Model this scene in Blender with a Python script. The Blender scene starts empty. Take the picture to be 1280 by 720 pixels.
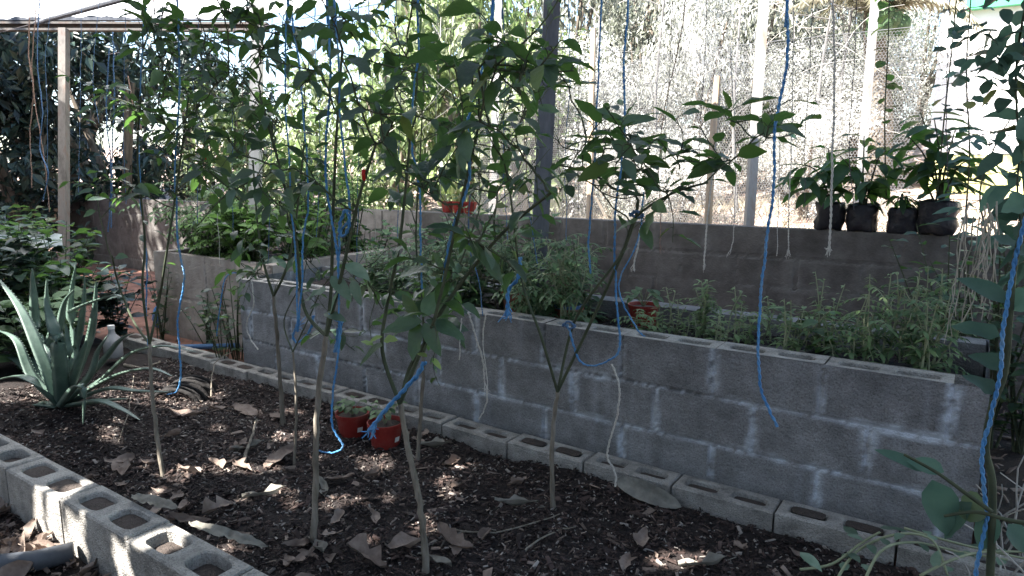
import bpy, math, random
from mathutils import Vector, Matrix, noise
V = Vector
rnd = random.Random(7)
scene = bpy.context.scene
col = scene.collection

# ------------------------------------------------------------------ camera
FPX, PITCH, TH, HC = 852.3, .1714, .9719, 1.2992
fwv = V((-math.cos(TH), math.sin(TH), 0)); RV = V((math.sin(TH), math.cos(TH), 0)); ZV = V((0, 0, 1))
FV = fwv * math.cos(PITCH) - ZV * math.sin(PITCH)
UV = fwv * math.sin(PITCH) + ZV * math.cos(PITCH)
CAM = V((0, 0, HC))
def ray(x, y): return FV + RV * ((x - 640) / FPX) - UV * ((y - 360) / FPX)
def P(x, y, v):            # a point seen at (x, y) standing in the row at distance v across the beds
    d = ray(x, y); return CAM + d * (v / d.y)
def G(x, y, z=0.0):        # a point seen at (x, y) lying at height z
    d = ray(x, y); return CAM + d * ((z - HC) / d.z)
def D(x, y, dep):          # a point seen at (x, y) at a given depth
    return CAM + ray(x, y) * dep
cd = bpy.data.cameras.new('camera'); cam = bpy.data.objects.new('camera', cd); col.objects.link(cam)
cam.location = CAM; cam.rotation_euler = (math.pi / 2 - PITCH, 0, math.pi / 2 - TH)
cd.sensor_width = 36; cd.lens = FPX / 1280 * 36; cd.clip_end = 500; cd.clip_start = .02
scene.camera = cam

# ------------------------------------------------------------------ light
SAZ = V((-.507, -.862, 0)); SEL = math.radians(50)
S = V((SAZ.x * math.cos(SEL), SAZ.y * math.cos(SEL), math.sin(SEL)))
ld = bpy.data.lights.new('sun', 'SUN'); ld.energy = 5.0; ld.angle = math.radians(.5); ld.color = (1, .96, .9)
sun = bpy.data.objects.new('sun', ld); col.objects.link(sun)
sun.rotation_euler = S.to_track_quat('Z', 'Y').to_euler()
w = bpy.data.worlds.new('World'); scene.world = w; w.use_nodes = True
nt = w.node_tree; bg = nt.nodes['Background']
sky = nt.nodes.new('ShaderNodeTexSky'); sky.sky_type = 'NISHITA'; sky.sun_disc = False
sky.sun_elevation = SEL; sky.sun_rotation = math.atan2(S.x, S.y)
nt.links.new(sky.outputs[0], bg.inputs[0]); bg.inputs[1].default_value = .085
scene.view_settings.view_transform = 'Standard'; scene.view_settings.look = 'None'
scene.view_settings.exposure = 2.55; scene.view_settings.gamma = 1
scene.cycles.max_bounces = 6; scene.cycles.diffuse_bounces = 4; scene.cycles.transparent_max_bounces = 6
scene.cycles.use_denoising = True

# ------------------------------------------------------------------ materials
MATS = {}
def ramp_mat(name, cols, scale=8, detail=4, rough=.85, bump=.3, bscale=60, island=0., spec=.3, trans=0., stretch=None, metallic=0., obj=False, tcol=None, attr=None, odd=None, pores=0.):
    """noise between colours; island = per-piece brightness spread; trans = share of light let through"""
    m = bpy.data.materials.new(name); m.use_nodes = True; t = m.node_tree; n = t.nodes; L = t.links
    b = n['Principled BSDF']; out = n['Material Output']
    if obj:
        tc = n.new('ShaderNodeTexCoord'); src = tc.outputs['Object']
    else:
        tc = n.new('ShaderNodeNewGeometry'); src = tc.outputs['Position']
    if stretch:
        mp = n.new('ShaderNodeMapping'); mp.inputs['Scale'].default_value = stretch
        L.new(src, mp.inputs[0]); src = mp.outputs[0]
    no = n.new('ShaderNodeTexNoise'); no.inputs['Scale'].default_value = scale; no.inputs['Detail'].default_value = detail
    no.inputs['Roughness'].default_value = .65
    L.new(src, no.inputs[0])
    cr = n.new('ShaderNodeValToRGB'); e = cr.color_ramp.elements
    k = len(cols)
    while len(e) < k: e.new(.5)
    for i, c in enumerate(cols):
        e[i].position = .3 + .4 * i / max(1, k - 1); e[i].color = (*c, 1)
    L.new(no.outputs[0], cr.inputs[0]); c = cr.outputs[0]
    if island:
        g = n.new('ShaderNodeNewGeometry'); mr = n.new('ShaderNodeMapRange')
        mr.inputs[3].default_value = 1 - island; mr.inputs[4].default_value = 1 + island
        L.new(g.outputs['Random Per Island'], mr.inputs[0])
        mx = n.new('ShaderNodeMix'); mx.data_type = 'RGBA'; mx.blend_type = 'MULTIPLY'; mx.inputs[0].default_value = 1
        L.new(c, mx.inputs[6]); L.new(mr.outputs[0], mx.inputs[7]); c = mx.outputs[2]
    if odd:      # a few pieces of another colour (yellowing leaves)
        g2_ = n.new('ShaderNodeNewGeometry'); m1 = n.new('ShaderNodeMath'); m1.operation = 'MULTIPLY'; m1.inputs[1].default_value = 57.31
        m2 = n.new('ShaderNodeMath'); m2.operation = 'FRACT'; m3 = n.new('ShaderNodeMapRange'); m3.inputs[1].default_value = odd[0]; m3.inputs[2].default_value = 1
        L.new(g2_.outputs['Random Per Island'], m1.inputs[0]); L.new(m1.outputs[0], m2.inputs[0]); L.new(m2.outputs[0], m3.inputs[0])
        mx = n.new('ShaderNodeMix'); mx.data_type = 'RGBA'; L.new(m3.outputs[0], mx.inputs[0]); L.new(c, mx.inputs[6]); mx.inputs[7].default_value = (*odd[1], 1); c = mx.outputs[2]
    if pores:
        vo = n.new('ShaderNodeTexNoise'); vo.inputs['Scale'].default_value = 170; vo.inputs['Detail'].default_value = 3; L.new(src, vo.inputs[0])
        pr_ = n.new('ShaderNodeValToRGB'); pr_.color_ramp.elements[0].position = .33; pr_.color_ramp.elements[1].position = .5
        pr_.color_ramp.elements[0].color = (1 - pores, 1 - pores, 1 - pores, 1); L.new(vo.outputs[0], pr_.inputs[0])
        mx = n.new('ShaderNodeMix'); mx.data_type = 'RGBA'; mx.blend_type = 'MULTIPLY'; mx.inputs[0].default_value = 1
        L.new(c, mx.inputs[6]); L.new(pr_.outputs[0], mx.inputs[7]); c = mx.outputs[2]
    if attr:
        for an, ac, mode in attr:
            a = n.new('ShaderNodeAttribute'); a.attribute_name = an
            mx = n.new('ShaderNodeMix'); mx.data_type = 'RGBA'
            if mode == 'mul':
                mx.blend_type = 'MULTIPLY'; mx.inputs[0].default_value = 1
                L.new(c, mx.inputs[6]); L.new(a.outputs['Fac'], mx.inputs[7])
            else:
                L.new(a.outputs['Fac'], mx.inputs[0]); L.new(c, mx.inputs[6]); mx.inputs[7].default_value = (*ac, 1)
            c = mx.outputs[2]
    L.new(c, b.inputs['Base Color']); b.inputs['Roughness'].default_value = rough; b.inputs['Metallic'].default_value = metallic
    b.inputs['Specular IOR Level'].default_value = spec
    if bump:
        n2 = n.new('ShaderNodeTexNoise'); n2.inputs['Scale'].default_value = bscale; n2.inputs['Detail'].default_value = 5
        L.new(src, n2.inputs[0]); bp = n.new('ShaderNodeBump'); bp.inputs['Strength'].default_value = bump; bp.inputs['Distance'].default_value = .01
        L.new(n2.outputs[0], bp.inputs['Height']); L.new(bp.outputs[0], b.inputs['Normal'])
    if trans:
        tr = n.new('ShaderNodeBsdfTranslucent'); ms = n.new('ShaderNodeMixShader'); ms.inputs[0].default_value = trans
        if tcol:
            tr.inputs[0].default_value = (*tcol, 1)
        else: L.new(c, tr.inputs[0])
        L.new(b.outputs[0], ms.inputs[1]); L.new(tr.outputs[0], ms.inputs[2]); L.new(ms.outputs[0], out.inputs[0])
    MATS[name] = m
    return m
M = MATS
ramp_mat('concrete', [(.15, .15, .153), (.22, .221, .226), (.29, .292, .298)], scale=9, bump=.7, bscale=110, pores=.4, attr=[('tone', None, 'mul'), ('mortar', (.6, .66, .74), 'mix')])
ramp_mat('concrete_dark', [(.075, .068, .062), (.115, .105, .098), (.16, .15, .14)], scale=7, bump=.5, bscale=80, attr=[('tone', None, 'mul'), ('mortar', (.24, .235, .23), 'mix')])
ramp_mat('concrete_warm', [(.25, .21, .185), (.34, .295, .26), (.42, .37, .33)], scale=7, bump=.5, bscale=80, attr=[('tone', None, 'mul'), ('mortar', (.46, .44, .42), 'mix')])
ramp_mat('kerb', [(.2, .19, .175), (.33, .312, .285), (.42, .4, .37)], scale=14, pores=.35, bump=.9, bscale=160, attr=[('tone', None, 'mul')])
ramp_mat('hole_dirt', [(.05, .04, .035), (.09, .07, .06)], scale=60, bump=1, bscale=200)
ramp_mat('bed_soil', [(.009, .007, .007), (.018, .013, .012), (.034, .025, .022)], scale=25, bump=1, bscale=120)
ramp_mat('mulch', [(.014, .009, .008), (.034, .022, .019), (.075, .05, .042)], scale=3, bump=0, island=.75, rough=.75)
ramp_mat('red_earth', [(.14, .065, .045), (.2, .095, .065), (.26, .14, .1)], scale=3, bump=.6, bscale=40)
ramp_mat('dry_leaf', [(.1, .07, .055), (.18, .135, .11), (.3, .24, .2)], scale=10, bump=.3, bscale=100, island=.45, trans=.15, rough=.6)
ramp_mat('grey_leaf', [(.12, .112, .095), (.2, .188, .16), (.28, .265, .23)], scale=12, bump=.4, bscale=60, trans=.1, stretch=(1, 1, 1))
ramp_mat('pepper_leaf', [(.026, .052, .038), (.042, .076, .054), (.066, .11, .078)], scale=14, bump=.3, bscale=90, island=.45, trans=.36, tcol=(.12, .25, .05), rough=.36, spec=.6, odd=(.9, (.17, .19, .05)))
ramp_mat('pale_leaf', [(.10, .17, .11), (.2, .27, .2)], scale=14, bump=.2, bscale=70, island=.35, trans=.3, rough=.5)
ramp_mat('herb_leaf', [(.06, .11, .05), (.1, .17, .075), (.16, .23, .12)], scale=10, bump=0, island=.4, trans=.3, rough=.55)
ramp_mat('lime_leaf', [(.055, .12, .03), (.1, .19, .045), (.15, .26, .07)], scale=5, bump=0, island=.5, trans=.4, rough=.5)
ramp_mat('dark_leaf', [(.01, .022, .015), (.018, .036, .026), (.028, .052, .04)], scale=5, bump=0, island=.5, trans=.12, rough=.4, spec=.5)
ramp_mat('vine_leaf', [(.055, .12, .09), (.1, .18, .135)], scale=10, bump=.1, island=.4, trans=.4, odd=(.92, (.2, .22, .06)), rough=.5)
ramp_mat('bank_leaf', [(.12, .13, .085), (.5, .5, .46), (.78, .78, .76)], scale=1.3, bump=0, island=.5, trans=.25, rough=.5, spec=.6)  # sun glare off glossy leaves is put into these near-white colours
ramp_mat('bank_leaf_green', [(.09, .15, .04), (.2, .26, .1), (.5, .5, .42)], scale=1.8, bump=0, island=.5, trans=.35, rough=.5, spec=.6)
ramp_mat('aloe', [(.05, .085, .066), (.078, .122, .096), (.12, .165, .135)], scale=9, bump=.1, island=.2, rough=.45, spec=.5)
ramp_mat('stem_green', [(.04, .05, .03), (.08, .095, .055)], scale=20, bump=.2)
ramp_mat('stem_bark', [(.1, .085, .065), (.19, .165, .13), (.27, .24, .2)], scale=30, bump=.4, bscale=120, stretch=(1, 1, .25))
ramp_mat('stem_pale', [(.2, .23, .14), (.3, .32, .2)], scale=20, bump=0)
ramp_mat('bark', [(.08, .065, .05), (.16, .13, .1), (.22, .19, .15)], scale=12, bump=.6, stretch=(1, 1, .2))
ramp_mat('blue_twine', [(.04, .16, .38), (.08, .27, .55), (.17, .31, .46)], scale=14, bump=.5, bscale=300, rough=.45)
ramp_mat('blue_dull', [(.06, .13, .25), (.1, .19, .34)], scale=120, bump=.5, bscale=300, rough=.6)
ramp_mat('white_twine', [(.42, .4, .36), (.62, .6, .55)], scale=150, bump=.5, bscale=300)
ramp_mat('brown_twine', [(.2, .13, .1), (.32, .22, .18)], scale=150, bump=.5, bscale=300)
ramp_mat('dark_twine', [(.06, .055, .06), (.1, .09, .1)], scale=150, bump=0)
ramp_mat('galvanised', [(.3, .29, .28), (.42, .41, .39), (.5, .49, .47)], scale=16, bump=.1, rough=.5, metallic=.25, stretch=(1, 1, .3))
ramp_mat('dark_metal', [(.06, .065, .075), (.1, .105, .12), (.15, .155, .17)], scale=14, bump=.1, rough=.5, stretch=(1, 1, .2))
ramp_mat('rusty_metal', [(.1, .088, .078), (.17, .155, .14), (.15, .1, .08)], scale=14, bump=.2, rough=.7, stretch=(1, 1, .4))
ramp_mat('white_paint', [(.72, .71, .68), (.82, .81, .78)], scale=3, bump=.1, rough=.6)
ramp_mat('green_paint', [(.06, .33, .16), (.1, .42, .22)], scale=3, bump=.05, rough=.5)
ramp_mat('yellow_paint', [(.55, .52, .22), (.62, .6, .3)], scale=3, bump=.1, rough=.6)
ramp_mat('wood', [(.26, .19, .13), (.4, .31, .22), (.48, .38, .28)], scale=14, bump=.4, stretch=(1, 1, .15))
ramp_mat('terracotta', [(.2, .07, .045), (.28, .1, .06)], scale=20, bump=.2)
ramp_mat('red_plastic', [(.17, .016, .013), (.23, .024, .018), (.24, .075, .06)], scale=7, detail=7, bump=.1, rough=.5)
ramp_mat('black_plastic', [(.01, .01, .014), (.022, .022, .028), (.06, .052, .05)], scale=9, bump=.8, bscale=30, rough=.45)
ramp_mat('blue_plastic', [(.03, .12, .32), (.05, .2, .5)], scale=16, bump=.6, bscale=30, rough=.4)
ramp_mat('pipe_grey', [(.05, .055, .065), (.09, .1, .115)], scale=10, bump=.1, rough=.5)
ramp_mat('bottle_white', [(.36, .36, .36), (.45, .45, .45)], scale=5, bump=.05, rough=.4, trans=.2)
ramp_mat('silver_film', [(.2, .23, .22), (.33, .36, .35)], scale=9, bump=.4, bscale=20, rough=.35)
ramp_mat('old_rubber', [(.014, .013, .013), (.03, .028, .027)], scale=14, bump=.6, rough=.9, spec=.15)
ramp_mat('thicket_leaf', [(.04, .05, .03), (.19, .2, .15), (.62, .61, .57)], scale=1.6, bump=0, island=.5, trans=.25, rough=.5, spec=.6)
ramp_mat('bag_leaf', [(.025, .055, .032), (.04, .085, .045), (.065, .12, .065)], scale=14, bump=.1, island=.4, trans=.4, tcol=(.08, .2, .035), rough=.5)
ramp_mat('root_grey', [(.24, .22, .18), (.4, .37, .31)], scale=40, bump=.2)
ramp_mat('pale_chip', [(.14, .12, .105), (.28, .25, .225)], scale=3, bump=0, island=.5, rough=.8)
ramp_mat('pale_steel', [(.24, .23, .22), (.36, .35, .33), (.3, .23, .18)], scale=11, bump=.1, rough=.5, metallic=.2, stretch=(1, 1, .3))
ramp_mat('young_leaf', [(.2, .3, .08), (.32, .42, .16)], scale=14, bump=0, island=.3, trans=.4, rough=.5)
ramp_mat('seedling_leaf', [(.1, .16, .06), (.16, .24, .1), (.24, .31, .16)], scale=10, bump=0, island=.4, trans=.35, rough=.5)
ramp_mat('straw', [(.26, .23, .16), (.48, .45, .36)], scale=3, bump=0, island=.5, trans=.2)
ramp_mat('grey_bark', [(.1, .095, .09), (.22, .21, .2)], scale=12, bump=.4, stretch=(1, 1, .2))
ramp_mat('label_white', [(.7, .68, .64), (.8, .78, .74)], scale=5, bump=0)
ramp_mat('shade_cloth', [(.1, .105, .11), (.15, .155, .165)], scale=4, bump=.1, rough=.8, trans=.2, tcol=(.25, .32, .42))  # out-of-view shade cloth, made translucent and bluish to add top light below
ramp_mat('roof_clear', [(.78, .79, .8), (.85, .86, .87)], scale=4, bump=0, rough=.5, trans=.7)
ramp_mat('wire', [(.1, .1, .105), (.16, .16, .165)], scale=10, bump=0, rough=.5)
ramp_mat('dry_vine', [(.3, .28, .25), (.46, .44, .4)], scale=20, bump=.2)
ramp_mat('coconut', [(.05, .09, .04), (.08, .13, .06)], scale=10, bump=.1, rough=.5)
ramp_mat('frond', [(.2, .19, .12), (.3, .28, .2), (.42, .38, .3)], scale=3, bump=0, island=.3, trans=.3)
ramp_mat('pepper_red', [(.5, .02, .015), (.6, .03, .02)], scale=10, bump=0, rough=.3)
ramp_mat('ground_tan', [(.2, .12, .09), (.34, .26, .21), (.5, .42, .36)], scale=5, bump=.6, bscale=30)

# ground: red earth inside, pale leaf-strewn soil beyond the long wall
m = M['ground_tan']; n = m.node_tree.nodes; L = m.node_tree.links
b = n['Principled BSDF']; old = b.inputs['Base Color'].links[0].from_socket
g = n.new('ShaderNodeNewGeometry'); sx = n.new('ShaderNodeSeparateXYZ'); L.new(g.outputs['Position'], sx.inputs[0])
mr = n.new('ShaderNodeMapRange'); mr.inputs[1].default_value = 4.8; mr.inputs[2].default_value = 5.6; L.new(sx.outputs['Y'], mr.inputs[0])
n3 = n.new('ShaderNodeTexNoise'); n3.inputs['Scale'].default_value = 6; n3.inputs['Detail'].default_value = 6; L.new(g.outputs['Position'], n3.inputs[0])
cr = n.new('ShaderNodeValToRGB'); cr.color_ramp.elements[0].color = (.11, .05, .035, 1); cr.color_ramp.elements[1].color = (.27, .14, .1, 1)
cr.color_ramp.elements[0].position = .3; cr.color_ramp.elements[1].position = .7
L.new(n3.outputs[0], cr.inputs[0]); mx = n.new('ShaderNodeMix'); mx.data_type = 'RGBA'
L.new(mr.outputs[0], mx.inputs[0]); L.new(cr.outputs[0], mx.inputs[6]); L.new(old, mx.inputs[7]); L.new(mx.outputs[2], b.inputs['Base Color'])

# ------------------------------------------------------------------ helpers
def tag(o, label=None, cat=None, group=None, kind=None):
    if label: o['label'] = label
    if cat: o['category'] = cat
    if group: o['group'] = group
    if kind: o['kind'] = kind
    return o
def thing(name, loc, label, cat, group=None):
    o = bpy.data.objects.new(name, None); col.objects.link(o); o.location = loc
    o.empty_display_size = .1
    return tag(o, label, cat, group)
def copy_tree(o, parent=None):
    c = o.copy(); col.objects.link(c); c.parent = parent
    for ch in o.children: copy_tree(ch, c)
    return c
class MB:
    def __init__(s): s.v = []; s.f = []; s.a = {}
    def add(s, vs, fs):
        k = len(s.v); s.v += [tuple(x) for x in vs]; s.f += [tuple(i + k for i in f) for f in fs]; return k
    def box(s, c, h, rot=None):
        c = V(c); vs = []
        for x in (-1, 1):
            for y in (-1, 1):
                for z in (-1, 1):
                    p = V((x * h[0], y * h[1], z * h[2]))
                    if rot is not None: p = rot @ p
                    vs.append(c + p)
        s.add(vs, [(0, 1, 3, 2), (4, 6, 7, 5), (0, 4, 5, 1), (2, 3, 7, 6), (0, 2, 6, 4), (1, 5, 7, 3)])
    def tube(s, pts, r0, r1=None, n=6, cap=True):
        if r1 is None: r1 = r0
        k = len(pts); prev = None; base = len(s.v); up = V((.31, .2, .93))
        for i, p in enumerate(pts):
            t = (pts[min(i + 1, k - 1)] - pts[max(i - 1, 0)])
            t = t.normalized() if t.length > 1e-9 else V((0, 0, 1))
            if prev is None:
                a = t.cross(up)
                if a.length < .1: a = t.cross(V((1, 0, 0)))
            else: a = prev - t * prev.dot(t)
            a.normalize(); prev = a; b_ = t.cross(a)
            r = r0[i] if isinstance(r0, list) else r0 + (r1 - r0) * i / max(1, k - 1)
            for j in range(n):
                q = 2 * math.pi * j / n
                s.v.append(tuple(p + a * (r * math.cos(q)) + b_ * (r * math.sin(q))))
        for i in range(k - 1):
            for j in range(n):
                s.f.append((base + i * n + j, base + i * n + (j + 1) % n, base + (i + 1) * n + (j + 1) % n, base + (i + 1) * n + j))
        if cap:
            s.f.append(tuple(base + j for j in range(n))[::-1]); s.f.append(tuple(base + (k - 1) * n + j for j in range(n)))
    def leaf(s, p, d, up, L, W, droop=.5, fold=.3, n=4, mode=0):
        d = d.normalized(); side = d.cross(up)
        if side.length < .05: side = d.cross(V((1, .3, 0)))
        side.normalize(); c = V(p); base = len(s.v); di = d.copy()
        for i in range(n + 1):
            t = i / n
            if mode == 0: wd = W * (2.05 * (t ** .55) * (1 - t) ** .85) if 0 < t < 1 else 0
            elif mode == 1: wd = W * math.sin(math.pi * min(1, t * .97 + .03)) ** .6      # round
            else: wd = W * (1.9 * t ** .7 * (1 - t) ** .7) if 0 < t < 1 else 0            # lance
            wd = max(wd, W * .03)
            nr = side.cross(di).normalized()
            wob = rnd.uniform(-.12, .12) * wd
            s.v += [tuple(c + side * wd * .5 + nr * (fold * wd * .5 + wob)), tuple(c), tuple(c - side * wd * .5 + nr * (fold * wd * .5 - wob))]
            c = c + di * (L / n); di = (di + V((0, 0, -droop / n))).normalized()
        for i in range(n):
            q = base + 3 * i
            s.f += [(q, q + 1, q + 4, q + 3), (q + 1, q + 2, q + 5, q + 4)]
    def card(s, p, d, up, L, W):
        d = d.normalized(); side = d.cross(up)
        if side.length < .05: side = d.cross(V((1, .3, 0)))
        side.normalize(); p = V(p); nr = side.cross(d)
        m_ = p + d * (L * .45) + nr * (L * .06)
        s.add([p, m_ + side * W * .5, p + d * L - V((0, 0, L * .12)), m_ - side * W * .5], [(0, 1, 2), (0, 2, 3)])
    def lathe(s, prof, c, n=20, sq=(1, 1), cap=True):
        c = V(c); base = len(s.v); k = len(prof)
        for r, z in prof:
            for j in range(n):
                q = 2 * math.pi * j / n
                s.v.append(tuple(c + V((r * sq[0] * math.cos(q), r * sq[1] * math.sin(q), z))))
        for i in range(k - 1):
            for j in range(n):
                s.f.append((base + i * n + j, base + i * n + (j + 1) % n, base + (i + 1) * n + (j + 1) % n, base + (i + 1) * n + j))
        if cap: s.f.append(tuple(base + (k - 1) * n + j for j in range(n)))
    def mesh(s, name, mat, smooth=False, org=None):
        me = bpy.data.meshes.new(name)
        vs = s.v if org is None else [(x - org[0], y - org[1], z - org[2]) for x, y, z in s.v]
        me.from_pydata(vs, [], s.f); me.update()
        me.materials.append(M[mat] if isinstance(mat, str) else mat)
        for an, vals in s.a.items():
            at = me.attributes.new(an, 'FLOAT', 'POINT'); at.data.foreach_set('value', vals)
        if smooth: me.polygons.foreach_set('use_smooth', [True] * len(me.polygons))
        return me
    def build(s, name, mat, parent=None, smooth=False, org=None):
        """org: the thing's base in the world; vertices are stored relative to it"""
        if org is None and parent is not None: org = root_loc(parent)
        o = bpy.data.objects.new(name, s.mesh(name, mat, smooth, org)); col.objects.link(o)
        if parent is not None: o.parent = parent
        elif org is not None: o.location = org
        return o
def root_loc(o):
    l = V((0, 0, 0))
    while o is not None: l += V(o.location); o = o.parent
    return l
def smooth_line(pts, k=6):
    pts = [V(p) for p in pts]
    if len(pts) < 3: return [pts[0].lerp(pts[-1], i / k) for i in range(k + 1)]
    out = []
    for i in range(len(pts) - 1):
        a = pts[max(i - 1, 0)]; b_ = pts[i]; c = pts[i + 1]; d = pts[min(i + 2, len(pts) - 1)]
        for j in range(k):
            t = j / k
            out.append(.5 * ((2 * b_) + (c - a) * t + (2 * a - 5 * b_ + 4 * c - d) * t * t + (3 * b_ - a - 3 * c + d) * t ** 3))
    out.append(pts[-1]); return out
def jit(a): return V((rnd.uniform(-a, a), rnd.uniform(-a, a), rnd.uniform(-a, a)))
def rdir(): 
    while True:
        q = jit(1)
        if .1 < q.length < 1: return q.normalized()
def inpoly(x, y, poly):
    c = False; j = len(poly) - 1
    for i in range(len(poly)):
        xi, yi = poly[i]; xj, yj = poly[j]
        if (yi > y) != (yj > y) and x < (xj - xi) * (y - yi) / (yj - yi) + xi: c = not c
        j = i
    return c
ORD = ['first', 'second', 'third', 'fourth', 'fifth', 'sixth', 'seventh', 'eighth', 'ninth', 'tenth', 'eleventh', 'twelfth', 'thirteenth', 'fourteenth', 'fifteenth', 'sixteenth', 'seventeenth', 'eighteenth']

# ------------------------------------------------------------------ ground
def smoothstep(a, b_, x):
    t = max(0, min(1, (x - a) / (b_ - a))); return t * t * (3 - 2 * t)
def gz(u, v):
    z = -.05 + .012 * noise.noise(V((u * 1.3, v * 1.3, 0)))
    z += smoothstep(5.2, 9.5, v) * 1.0 + smoothstep(9, 17, v) * 1.6 * smoothstep(1, -2, u)
    z += .12 * noise.noise(V((u * .6, v * .6, 4))) * smoothstep(5.4, 7, v)
    z += .16 * math.exp(-((u + 8.2) ** 2 + (v - 3.9) ** 2) / .5)
    return z
def axis(lo, a, b_, hi, fine, coarse):
    r = [lo]; 
    while r[-1] < a: r.append(min(a, r[-1] + coarse))
    while r[-1] < b_ - 1e-6: r.append(r[-1] + fine)
    while r[-1] < hi: r.append(r[-1] + coarse)
    return r
us = axis(-90, -12, 4, 60, .2, 6); vs_ = axis(-60, -2, 14, 120, .2, 6)
gm = MB(); nu = len(us)
for v in vs_:
    for u in us: gm.v.append((u, v, gz(u, v)))
for j in range(len(vs_) - 1):
    for i in range(nu - 1): gm.f.append((j * nu + i, j * nu + i + 1, (j + 1) * nu + i + 1, (j + 1) * nu + i))
tag(gm.build('ground', 'ground_tan', smooth=True), kind='structure')

def soil_sheet(name, u0, u1, v0, v1, zf, step=.05, mat='bed_soil'):
    mb = MB(); nu = int((u1 - u0) / step) + 1; nv = int((v1 - v0) / step) + 1
    for j in range(nv):
        for i in range(nu):
            u = u0 + (u1 - u0) * i / (nu - 1); v = v0 + (v1 - v0) * j / (nv - 1); mb.v.append((u, v, zf(u, v)))
    for j in range(nv - 1):
        for i in range(nu - 1): mb.f.append((j * nu + i, j * nu + i + 1, (j + 1) * nu + i + 1, (j + 1) * nu + i))
    return tag(mb.build(name, mat, smooth=True), kind='structure')
def bz(u, v):      # mulch level of the front bed
    return .028 * noise.noise(V((u * 3, v * 3, 2))) + .012 * noise.noise(V((u * 11, v * 11, 5))) + .02 - .045 * smoothstep(1.5, 2.4, v)
soil_sheet('bed_soil', -6.6, .9, 1.09, 2.488, bz, .03)
mz = lambda u, v: .515 + .03 * noise.noise(V((u * 3, v * 3, 7))) + .01 * noise.noise(V((u * 12, v * 12, 5)))
soil_sheet('middle_bed_soil', -3.8, -.05, 2.74, 3.31, mz, .04)
soil_sheet('planter_soil', -5.5, -4.15, 3.06, 4.3, lambda u, v: .58 + .03 * noise.noise(V((u * 3, v * 3, 9))), .08)

soil_sheet('path', -6.8, .6, .1, .951, lambda u, v: -.034 + .012 * noise.noise(V((u * 4, v * 4, 3))), .06, 'bed_soil')
soil_sheet('side_path', .1, 2.6, 2.49, 4.75, lambda u, v: -.03 + .012 * noise.noise(V((u * 4, v * 4, 3))), .08, 'bed_soil')
# mulch chips: nobody could count them
def chips(name, n, u0, u1, v0, v1, zf, smin, smax, mat='mulch'):
    mb = MB()
    for _ in range(n):
        u = rnd.uniform(u0, u1); v = rnd.uniform(v0, v1)
        a = rnd.uniform(0, 6.283); l = rnd.uniform(smin, smax) * (2.2 if rnd.random() < .07 else 1); wd = l * rnd.uniform(.18, .5); h = rnd.uniform(.0015, .005)
        rot = Matrix.Rotation(a, 3, 'Z') @ Matrix.Rotation(rnd.gauss(0, .35), 3, 'Y') @ Matrix.Rotation(rnd.gauss(0, .4), 3, 'X')
        c = V((u, v, zf(u, v) + rnd.uniform(0, .012)))
        vs = [c + rot @ V((x * l * .5, y * wd * .5, z)) for x, y, z in ((-1, -.6, 0), (1, -1, 0), (.8, 1, 0), (-.9, .8, 0), (-.7, -.4, h), (.8, -.7, h), (.6, .8, h), (-.8, .6, h))]
        mb.add(vs, [(4, 5, 6, 7), (0, 1, 5, 4), (1, 2, 6, 5), (2, 3, 7, 6), (3, 0, 4, 7)])
    return tag(mb.build(name, mat), kind='stuff')
chips('bark_mulch', 26000, -4.6, .6, 1.1, 2.485, bz, .008, .028)
chips('bed_litter', 2500, -3.7, -.1, 2.76, 3.3, mz, .008, .025)
chips('planter_litter', 500, -5.5, -4.15, 3.06, 4.2, lambda u, v: .6, .02, .09, 'dry_leaf')
chips('pale_chips', 5200, -4.6, .6, 1.1, 2.485, bz, .006, .02, 'pale_chip')
chips('leaf_fragments', 900, -4.4, -.4, 1.1, 2.45, bz, .012, .04, 'dry_leaf')
chips('outer_litter', 1500, -4.2, -1.4, .4, .945, lambda u, v: -.03, .01, .05, 'dry_leaf')
chips('outer_mulch', 2500, -4.2, -1.4, .4, .945, lambda u, v: -.03, .008, .03)
chips('side_litter', 900, .1, 2.2, 2.5, 4.6, lambda u, v: -.025, .015, .06, 'dry_leaf')
chips('path_litter', 1400, -8.5, -4, 1.5, 4.7, lambda u, v: gz(u, v), .01, .05, 'dry_leaf')

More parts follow.
